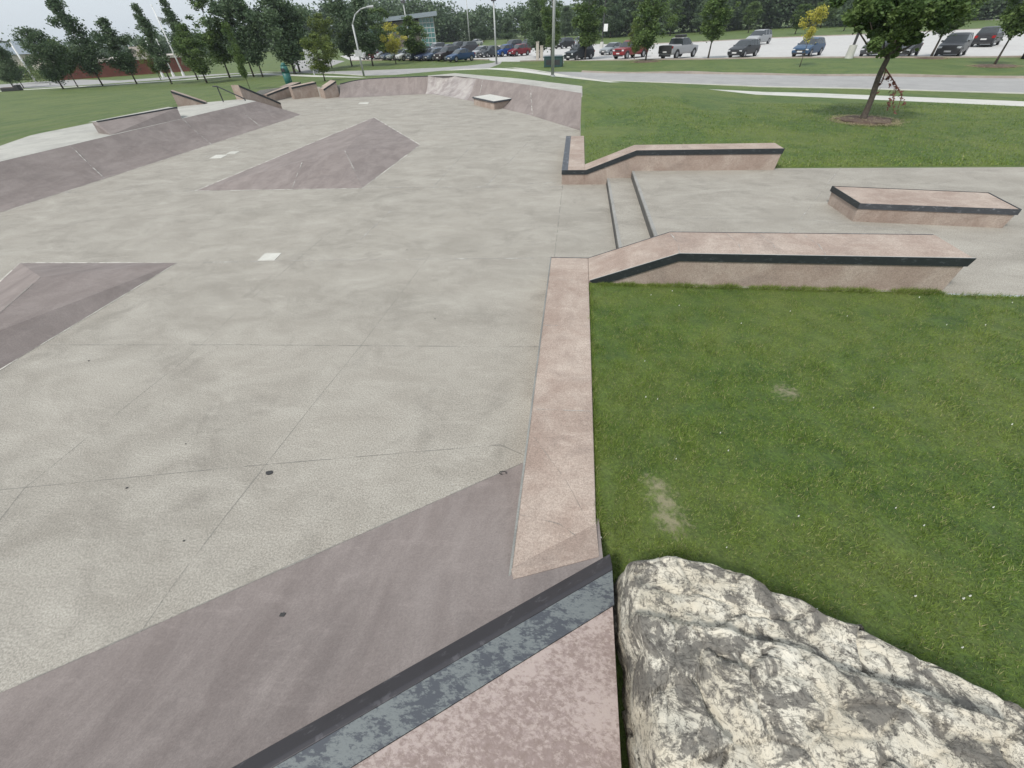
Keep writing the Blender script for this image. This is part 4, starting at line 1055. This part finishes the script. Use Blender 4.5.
def make_car(kind, col, p, heading, label, name='car', cat='car', black_rear=False, roofbox=False, group='cars parked in the lot'):
    L_, W_, st, belt = TYPES[kind]; hw = W_/2
    t = empty(name, (p[0], p[1], p[2]), label, cat, group, heading, (.86, .92, .94))   # +x of the thing is forward
    zb = .26 if kind != 'cab' else .42; rings = []
    for i, (x, z) in enumerate(st):
        X = L_/2-x; bz = min(z-.03, belt+(.04 if z > belt+.2 else 0)); e = 1-.10*(1 if i == 0 or i == len(st)-1 else (.4 if i in (1, len(st)-2) else 0))
        low = zb+(.12 if i in (0, len(st)-1) else 0)
        rw = .80 if z > belt+.15 else .90
        rings.append([(X, -hw*.9*e, low), (X, -hw*e, low+.18), (X, -hw*e, (low+.18+bz)/2+.05), (X, -hw*.97*e, bz), (X, -hw*rw*e, z-.02), (X, -hw*rw*.6*e, z+.01), (X, hw*rw*.6*e, z+.01), (X, hw*rw*e, z-.02), (X, hw*.97*e, bz), (X, hw*e, (low+.18+bz)/2+.05), (X, hw*e, low+.18), (X, hw*.9*e, low)])
    vs = [q for rg in rings for q in rg]; m = 12; body = []; glass = []; rearshade = []
    for i in range(len(rings)-1):
        z0, z1 = st[i][1], st[i+1][1]
        for j in range(m):
            f = (i*m+j, i*m+(j+1) % m, (i+1)*m+(j+1) % m, (i+1)*m+j); g = False
            hi0, hi1 = z0 > belt+.15, z1 > belt+.15
            if j in (3, 7) and (hi0 or hi1) and (min(z0, z1) > belt-.02): g = True
            if j in (4, 5, 6) and abs(z1-z0) > .22 and max(z0, z1) > belt+.15: g = True
            if j in (4,5,6) and kind == 'cab' and i == len(rings)-99: g = True
            (glass if g else (rearshade if black_rear and i >= len(rings)-2 and j in (4,5,6) else body)).append(f)
    body += [tuple(range(m))[::-1]]
    (rearshade if black_rear else body).append(tuple(range((len(rings)-1)*m, len(rings)*m)))
    MB().add(vs, body).build('body', paint(col), t)
    MB().add(vs, glass).build('windows', M['glass'], t)
    if rearshade: MB().add(vs, rearshade).box(-L_/2-.06, -L_/2-.001, -hw*.9, hw*.9, .55, 1.22).build('tailgate', M['darktrim'], t)  # tail end coloured black in place of the shadow on it
    wr = .33 if kind in ('sedan', 'hatch') else (.36 if kind != 'cab' else .42)
    for fx_ in (L_/2-.85, -L_/2+(.8 if kind != 'cab' else 1.15)):
        for sy in (-1, 1):
            y0 = sy*(hw-.2); y1 = sy*(hw+.012)
            w_ = MB().tube((fx_, y0, wr), (fx_, y1, wr), wr, wr, 18).build('wheel', M['rubber'], t)
            MB().tube((fx_, sy*(hw+.008), wr), (fx_, sy*(hw+.02), wr), wr*.62, wr*.56, 14).build('rim', M['rim'], w_)
            arch = [(fx_+math.cos(a)*(wr+q), wr+math.sin(a)*(wr+q)) for q in (.075, .0) for a in ([math.pi*k/10 for k in range(11)] if q else [math.pi*k/10 for k in range(10, -1, -1)])]
            MB().xz(arch, sy*(hw-.10), sy*(hw+.006)).build('wheel_arch', M['darktrim'] if kind in ('suv', 'cab') else paint(tuple(c*.5 for c in col)), t)
    zf = st[1][1]-.12
    for sy in (-1, 1):
        MB().box(L_/2-.22, L_/2-.02, sy*hw*.60, sy*hw*.93, zf-.10, zf+.05).build('headlight', M['lamp'], t)
        zr = st[-2][1]-.16
        MB().box(-L_/2+.0, -L_/2+.16, sy*hw*.66, sy*hw*.96, zr-.12, zr+.10).build('taillight', M['tail'], t)
        MB().box(L_/2-st[4][0]+.25, L_/2-st[4][0]+.4, sy*(hw*.97), sy*(hw+.14), belt+.0, belt+.12).build('mirror', paint(col), t)
    MB().box(L_/2-.03, L_/2+.012, -hw*.55, hw*.55, zf-.14, zf-.0).build('grille', M['darktrim'], t)
    MB().box(L_/2-.05, L_/2+.02, -.26, .26, .40+(zb-.26), .52+(zb-.26)).build('licence_plate', M['plate'], t)
    MB().box(L_/2-.10, L_/2+.012, -hw*.8, hw*.8, .24+(zb-.26)*.5, .38+(zb-.26)*.5).build('bumper_trim', M['darktrim'], t)
    MB().box(-L_/2-.012, -L_/2+.1, -hw*.8, hw*.8, .26, .42).build('bumper_trim', M['darktrim'], t)
    MB().box(-L_/2-(.075 if black_rear else .015), -L_/2+.05, -.26, .26, .62, .74).build('licence_plate', M['plate'], t)
    # pillars
    for xx in (st[5][0]+.45, st[6][0]+.15):
        for sy in (-1, 1):
            if kind != 'cab': MB().prism([(L_/2-xx-.04, sy*hw*.975, belt), (L_/2-xx+.04, sy*hw*.975, belt), (L_/2-xx+.04, sy*hw*.806, st[5][1]-.03), (L_/2-xx-.04, sy*hw*.806, st[5][1]-.03)],
                                    [(L_/2-xx-.04, sy*hw*.985, belt), (L_/2-xx+.04, sy*hw*.985, belt), (L_/2-xx+.04, sy*hw*.82, st[5][1]-.03), (L_/2-xx-.04, sy*hw*.82, st[5][1]-.03)]).build('pillar', paint(col) if kind != 'suv' else M['darktrim'], t)
    if roofbox: MB().box(L_/2-3.4, L_/2-2.3, -.5, .5, 1.9, 2.14).build('roof_box', M['darktrim'], t, bevel=.08)
    return t
HD = math.atan2(-.63, -.78)+R(7)
def carpx(u, v, kind, col, label, rev=False, dh=0, **k):
    p = G(u, v); return make_car(kind, col, p, HD+(math.pi if rev else 0)+dh, label, **k)
BLK = (.018,.018,.02); DGR = (.06,.06,.065); SIL = (.42,.43,.44); WHT = (.68,.68,.67)
carpx(806,56.0,'hatch',(.045,.10,.19),'light blue hatchback parked alone behind the yellow sapling')
carpx(742,57.0,'hatch',(.03,.032,.036),'black hatchback parked in front of the silver van')
carpx(757,44.5,'van',SIL,'silver minivan parked right behind the black hatchback')
carpx(677,58.0,'cab',(.5,.5,.52),'silver pickup truck seen from behind, its tailgate coloured black for shadow',True,name='pickup_truck',cat='pickup truck',black_rear=True,roofbox=True)
carpx(630,58.2,'cab',(.27,.025,.03),'dark red pickup truck with a load in its open bed',name='pickup_truck',cat='pickup truck')
carpx(612,54.6,'sedan',(.33,.36,.38),'pale grey sedan parked left of the red pickup')
carpx(579,60.0,'suv',(.02,.028,.034),'dark teal suv with roof at the grass edge beside the tree')
carpx(580,46.5,'suv',(.30,.31,.32),'silver suv in the second row behind the dark teal one')
carpx(564,48.5,'suv',BLK,'black suv parked beside the silver suv in the second row')
carpx(519,55.8,'hatch',(.25,.02,.03),'red hatchback parked right of the bright blue car')
carpx(505,56.2,'hatch',(.02,.09,.33),'bright blue hatchback parked beside the red one')
carpx(491,57.0,'sedan',(.07,.08,.09),'dark grey sedan left of the bright blue hatchback')
carpx(482,57.2,'sedan',SIL,'silver sedan nose behind the dark grey sedan by the lamp pole')
carpx(528,50.0,'suv',(.05,.045,.05),'dark suv in the row behind the red hatchback')
carpx(513,50.4,'suv',(.07,.07,.085),'dark grey suv behind the bright blue hatchback')
carpx(461,61.3,'sedan',(.035,.08,.18),'blue sedan at the right end of the long row on the left')
carpx(449,60.6,'suv',(.045,.03,.035),'dark maroon suv beside the blue sedan in the long row',dh=.1)
carpx(437,60.4,'hatch',(.10,.14,.22),'slate blue hatchback in the long row left of the maroon suv')
carpx(429,60.4,'sedan',(.04,.06,.13),'navy sedan in the middle of the long row')
carpx(421,60.2,'suv',(.06,.08,.12),'dark blue suv right of the white sedan in the long row')
carpx(409,60.3,'sedan',WHT,'white sedan in the middle of the long row')
carpx(400,59.9,'sedan',(.28,.32,.33),'grey-green sedan just left of the white sedan')
carpx(394,59.6,'sedan',(.10,.13,.19),'dark blue-grey sedan in the left half of the long row')
carpx(387,59.4,'hatch',SIL,'silver hatchback in the left half of the long row')
carpx(380,59.0,'hatch',(.22,.02,.05),'dark red hatchback near the left end of the long row')
carpx(373,59.2,'suv',WHT,'white suv at the left end of the long row')
carpx(468,52.3,'suv',(.05,.05,.06),'dark suv in the second row above the blue sedan')
carpx(458,52.6,'suv',(.10,.10,.11),'grey suv in the second row left of the dark one')
carpx(448,53.4,'sedan',(.09,.11,.15),'dark sedan roof seen above the maroon suv')
carpx(437,53.8,'suv',SIL,'silver suv in the second row behind the slate blue hatchback')
carpx(476,45.6,'sedan',WHT,'small white car far off near the treeline')
carpx(873,56.0,'hatch',(.08,.085,.095),'dark grey hatchback left of the big tree trunk',dh=.06)
carpx(902,56.5,'sedan',(.035,.037,.04),'black sedan half hidden behind the big tree crown',dh=.06)
carpx(949,56.0,'suv',(.05,.05,.055),'black and silver suv facing the camera right of the big tree',dh=.06)
carpx(984,46.0,'suv',(.03,.03,.035),'black suv seen from behind at the upper right',True)
carpx(1036,58.0,'hatch',(.25,.02,.02),'dark red car cut off by the right edge of the picture',dh=.06)
carpx(23,79.5,'suv',(.02,.02,.03),'black suv on the far left road beyond the planter',dh=-1.2)
# load in the red pickup
lp_ = G(630,58.2); c_, s_ = math.cos(HD), math.sin(HD); mb = MB(); rr5 = random.Random(3)
for _ in range(9):
    lx_, ly_ = rr5.uniform(-2.5,-1.2), rr5.uniform(-.7,.7); x = lp_[0]+lx_*c_-ly_*s_; y = lp_[1]+lx_*s_+ly_*c_; h_ = rr5.uniform(.15,.55)
    mb.box(x-.2, x+.2, y-.18, y+.18, 1.27+lp_[2], 1.27+lp_[2]+h_)
tag(mb.build('cargo_bundle', M['darktrim'], bevel=.05), 'dark bundled load piled in the bed of the red pickup', 'cargo')

# ------------------------------------------------------------------ lamps, poles, signs
def pole_h(p, vtop):
    lo, hi = .5, 40
    for _ in range(40):
        m_ = (lo+hi)/2
        if PR(p+[0,0,m_])[1] > vtop: lo = m_
        else: hi = m_
    return lo
LG = 'light poles round the road and lot'
p = np.array(G(552.5,77)); t = empty('lamp_post', p, 'tall plain grey steel lamp post standing behind the bank, running out of the picture', 'lamp post', LG)
MB().tube((0,0,0),(0,0,8.4),.12,.07,12).build('pole', M['polegrey'], t, True); MB().box(-.7,.1,-.15,.15,8.38,8.5).build('lamp_head', M['poledark'], t)
MB().tube((0,0,-.05),(0,0,.12),.2,.18,12).build('base_flange', M['polegrey'], t)
p = np.array(G(496.6,64)); h_ = pole_h(p, .5); t = empty('lamp_post', p, 'grey lamp post with a small dark head at the driveway mouth', 'lamp post', LG)
MB().tube((0,0,0),(0,0,h_),.12,.08,10).build('pole', M['polegrey'], t, True); MB().box(-.28,.28,-.2,.2,h_-.05,h_+.32).build('lamp_head', M['poledark'], t, bevel=.04)
p = np.array(G(364,76)); h_ = pole_h(p, 24.5); t = empty('lamp_post', p, 'curved-arm grey street lamp above the curved wall', 'lamp post', LG)
dr = np.array([p[1], -p[0], 0])/math.hypot(p[0], p[1])
MB().tube((0,0,0),(0,0,h_),.11,.085,10).build('pole', M['polegrey'], t, True)
e_ = dr*1.9; MB().path([(0,0,h_),(e_[0]*.25,e_[1]*.25,h_+.75),(e_[0]*.6,e_[1]*.6,h_+1.15),(e_[0],e_[1],h_+1.3)], [.06,.055,.05,.05], 8).build('arm', M['polegrey'], t, True)
MB().tube((e_[0]*.95,e_[1]*.95,h_+1.28),(e_[0]*1.3,e_[1]*1.3,h_+1.3),.09,.12,8).build('lamp_head', M['polegrey'], t)
MB().box(-.4,.4,-.16,-.12,1.7,2.25).build('sign_board', M['polegrey'], t)
p = np.array(G(470,45)); h_ = pole_h(p, -6); t = empty('lamp_post', p, 'thin distant light pole beyond the parked cars', 'lamp post', LG)
MB().tube((0,0,0),(0,0,h_),.16,.1,8).build('pole', M['polegrey'], t, True); MB().box(-1,1,-.2,.2,h_,h_+.3).build('lamp_head', M['poledark'], t)
p = np.array(G(411,52)); h_ = pole_h(p, 2.5); t = empty('lamp_post', p, 'light pole rising above the roof of the glass building', 'lamp post', LG)
MB().tube((0,0,0),(0,0,h_),.12,.1,8).build('pole', M['polegrey'], t, True); MB().box(-.4,.4,-.3,.3,h_-.1,h_+.35).build('lamp_head', M['poledark'], t)
for (u, v, lab, dx) in [(848.5,58.3,'dark lot light pole on a pale concrete footing left of the grey hatchback',0),(601.5,47.5,'dark lot light pole on a concrete footing in the far row with a white sign',1)]:
    p = np.array(G(u, v)); t = empty('lamp_post', p, lab, 'lamp post', LG)
    MB().tube((0,0,-.1),(0,0,.95 if not dx else .8),.33,.30,14).build('footing', M['walk'], t)
    MB().box(-.08,.08,-.08,.08,.9 if not dx else .75,8.5).build('pole', M['poledark'], t); MB().box(-.5,.5,-.2,.2,8.5,8.7).build('lamp_head', M['poledark'], t)
    if dx: MB().box(.12,.8,-.05,-.02,2.2,3.2).box(.08,.12,-.05,-.02,2.6,2.7).build('sign_board', M['white'], t)
p = np.array(G(36,82)); h_ = 6.0; h_ = pole_h(p, 42); t = empty('lamp_post', p, 'pale lamp post with a short arm at the far left', 'lamp post', LG)
MB().tube((0,0,0),(0,0,h_),.14,.1,10).build('pole', M['white'], t, True); d_ = -np.array([p[1], -p[0], 0])/math.hypot(p[0], p[1]); MB().path([(0,0,h_),(d_[0]*1.2,d_[1]*1.2,h_+.15)], .07, 6).build('arm', M['poledark'], t)
for (u, v, vt, lab, fl_) in [(184,76,6,'tallest white flagpole with a small faded flag',1),(174,76.5,40,'middle white flagpole, mostly hidden by leaves',0),(163.5,77.2,42,'leftmost white flagpole behind the feathery tree',0)]:
    p = np.array(G(u, v)); h_ = pole_h(p, vt); t = empty('flagpole', p, lab, 'flagpole', 'white flagpoles beyond the left lawn')
    MB().tube((0,0,0),(0,0,h_),.11,.06,10).build('pole', M['white'], t, True); MB().tube((0,0,h_),(0,0,h_+.18),.1,.04,8).build('finial', M['white'], t)
    MB().tube((0,0,-.05),(0,0,.5),.2,.16,10).build('base_sleeve', M['white'], t)
    if fl_:
        a = np.array([p[1], -p[0], 0])/math.hypot(p[0], p[1]); zf_ = h_*.86; vs = []
        for i in range(9):
            q = i/8*1.3; off = math.sin(i*.9)*.1
            for zz_ in (0, -.45): vs.append((a[0]*(q+.08)+a[1]*off, a[1]*(q+.08)-a[0]*off, zf_+zz_-q*.25))
        o = mesh_obj('flag', vs, [(2*i, 2*i+1, 2*i+3, 2*i+2) for i in range(8)], M['polegrey'], t)
        so = o.modifiers.new('thick', 'SOLIDIFY'); so.thickness = .01
# bin
p = G(290,86); t = empty('litter_bin', p, 'teal domed litter bin on the lawn behind the small ledges', 'litter bin', None, 0, (.75, .75, .9))
MB().tube((0,0,0),(0,0,1.0),.38,.42,16).build('bin_body', M['teal'], t, True)
MB().tube((0,0,1.0),(0,0,1.5),.44,.34,16).tube((0,0,1.5),(0,0,1.75),.34,.12,16).build('hood', M['teal'], t, True)
MB().box(-.2,.2,-.45,-.38,1.1,1.35).build('opening', M['darktrim'], t)
# signs by the drive
p = np.array(G(314.5,75)); t = empty('sign', p, 'grey back of a roadside sign on a post near the drive', 'sign')
MB().box(-.05,.05,-.05,.05,0,1.0).build('post', M['polegrey'], t); MB().box(-.5,.5,-.03,.03,.9,2.3).build('sign_board', M['polegrey'], t)
# cabinets
for u, v, lab in [(549.5,67.0,'dark green utility cabinet left of the tall grey pole'),(557.5,67.0,'dark green utility cabinet just right of the tall grey pole')]:
    p = G(u, v); t = empty('utility_cabinet', p, lab, 'utility cabinet', 'green utility cabinets', R(-8)); MB().box(-.55,.55,-.4,.4,0,.85).build('cabinet_body', M['boxgreen'], t, bevel=.03); MB().box(-.58,.58,-.43,.43,.85,.92).build('lid', M['boxgreen'], t); MB().box(-.3,.3,-.408,-.402,.2,.65).build('door_panel', M['darktrim'], t)
for u, v, h_, lab in [(537.5,61,1.9,'left pale utility post behind the green cabinet'),(541.5,61,1.5,'right pale utility post behind the green cabinet')]:
    p = G(u, v); o = MB().box(-.18,.18,-.18,.18,0,h_).box(-.22,.22,-.22,.22,h_,h_+.08).build('utility_post', M['tan']); o.location = tuple(p); tag(o, lab, 'post', 'pale utility posts')
p = G(563,63.5); o = MB().tube((0,0,0),(0,0,.8),.07,.07,8).tube((0,0,.8),(0,0,.88),.08,.02,8).build('bollard', M['white']); o.location = tuple(p); tag(o, 'slim white marker post right of the cabinets', 'bollard')
# planter at the far left
p = G(13,91); t = empty('planter', p, 'low dark planter box on the grass at the far left edge', 'planter', None, R(15)); MB().box(-.9,.5,-.3,.3,0,.3).box(.5,.9,-.3,.3,0,.5).build('box_wall', M['darktrim'], t, bevel=.03); MB().box(-.85,.45,-.25,.25,.27,.34).build('soil', M['mulch'], t)

# ------------------------------------------------------------------ buildings
def building_low():
    a = np.array(P(60,81.5,0)); b = np.array(P(192,71.5,0)); d = b-a; L_ = np.linalg.norm(d); rz_ = math.atan2(d[1], d[0])
    h_ = pole_h(a*.7+b*.3, 62.5)
    t = empty('brick_building', (a[0], a[1], 0), 'long low red brick building with a pale roof edge beyond the left trees', 'building', None, rz_)
    MB().box(0, L_, 0, 16, 0, h_).build('wall', M['brick'], t)
    rf = MB().box(-.3, L_+.3, -.3, 16.3, h_, h_+.35).build('roof', M['tan'], t); MB().box(L_*.6, L_*.8, 4, 9, h_+.35, h_+1.6).build('roof_unit', M['tan'], rf)
building_low()
def building_glass():
    a = np.array(P(372,49.5,0)); b = np.array(P(436.5,47.8,0)); d = b-a; L_ = np.linalg.norm(d); rz_ = math.atan2(d[1], d[0])
    h_ = pole_h(b, 14)
    t = empty('glass_building', (a[0], a[1], 0), 'two storey building with a slanting slate roof and teal glass corner beyond the cars', 'building')
    u_ = d/L_; dp = nrm([b[0], b[1], 0])*22-u_*4           # the depth runs nearly along the line of sight
    def blk(s0, s1, f, z0, z1, z0b=None, z1b=None, back=1.0):
        z0b = z0 if z0b is None else z0b; z1b = z1 if z1b is None else z1b
        p0 = u_*s0+dp/22*f; p1 = u_*s1+dp/22*f; q1 = u_*s1+dp*back; q0 = u_*s0+dp*back
        return [(p0[0],p0[1],z0),(p1[0],p1[1],z0b),(q1[0],q1[1],z0b),(q0[0],q0[1],z0)], [(p0[0],p0[1],z1),(p1[0],p1[1],z1b),(q1[0],q1[1],z1b),(q0[0],q0[1],z1)]
    x1 = L_*.80
    MB().prism(*blk(0, x1, 0, 0, h_*.84)).build('wall', M['bwall'], t)
    MB().prism(*blk(x1+.01, L_, -.4, 0, h_-.5)).build('glass_corner', M['bglass'], t)
    fm = MB()
    for k in range(7):
        z = k*(h_-.7)/6; fm.prism(*blk(x1, L_+.05, -.52, z, z+.16, back=-.02))
    for k in range(5):
        x = x1+(L_-x1)*k/4; fm.prism(*blk(x-.07, x+.07, -.56, 0, h_-.5, back=-.02))
    fm.build('mullions', M['polegrey'], t)
    MB().prism(*blk(-2, L_+1.2, -2.5, h_*.84+.01, h_*.84+.9, h_-.45, h_+.5)).build('roof', M['roofgrey'], t)
    for k in range(8): MB().prism(*blk(x1*k/8+.4, x1*k/8+x1/8-.5, -.1, h_*.5, h_*.72, back=-.003)).build('window', M['bglass'], t)
building_glass()
p = P(22,72,0); t = empty('house', (p[0], p[1], 0), 'small pale house roof peeping between trees at the far left', 'building', None, .4)
MB().box(-6,6,0,8,0,3.2).build('wall', M['tan'], t); MB().prism([(-6.4,-.5,3.2),(-6.4,8.5,3.2),(-6.4,4,5.6)], [(6.4,-.5,3.2),(6.4,8.5,3.2),(6.4,4,5.6)]).build('roof', M['roofgrey'], t)
MB().box(-3,-1.6,-.06,-.01,1,2.3).build('window', M['glass'], t); MB().box(1.5,2.6,-.06,-.01,0,2.1).build('door', M['darktrim'], t)

# ------------------------------------------------------------------ haze
hm = bpy.data.materials.new('haze'); hm.use_nodes = True; hn = hm.node_tree; hn.nodes.remove(hn.nodes['Principled BSDF'])
pv = hn.nodes.new('ShaderNodeVolumePrincipled'); pv.inputs['Density'].default_value = .0003; pv.inputs['Color'].default_value = (.88, .93, 1, 1); pv.inputs['Anisotropy'].default_value = .2
hn.links.new(pv.outputs[0], hn.nodes['Material Output'].inputs['Volume'])
tag(MB().box(-2700, 2700, -900, 3400, -2, 30).build('haze', hm), 'thin pale haze over the whole park', 'haze', kind='stuff')

# ------------------------------------------------------------------ light
w = bpy.data.worlds.new('World'); scene.world = w; w.use_nodes = True; nt = w.node_tree; k = N(nt)
bg = nt.nodes['Background']; sky = k.n('ShaderNodeTexSky', sky_type='NISHITA'); sky.sun_disc = False
EL, AZ = 52, 215
sky.sun_elevation = R(EL); sky.sun_rotation = R(AZ); sky.dust_density = 4; sky.ozone_density = 1; sky.air_density = 1.2
c = k.mix(.75, sky.outputs[0], (9.2, 10.1, 10.9))
k.l(c, bg.inputs[0]); bg.inputs[1].default_value = .080
sd = bpy.data.lights.new('sun', 'SUN'); sd.energy = 2.3; sd.angle = R(9); sd.color = (1, .96, .9); so = bpy.data.objects.new('sun', sd); COL.objects.link(so)
dirv = Vector((math.sin(R(AZ))*math.cos(R(EL)), math.cos(R(AZ))*math.cos(R(EL)), math.sin(R(EL))))
so.rotation_euler = dirv.to_track_quat('Z', 'Y').to_euler()
vs_ = scene.view_settings; vs_.view_transform = 'Standard'; vs_.look = 'None'; vs_.exposure = .27; vs_.gamma = 1; vs_.use_curve_mapping = False
scene.cycles.max_bounces = 6; scene.cycles.transparent_max_bounces = 12
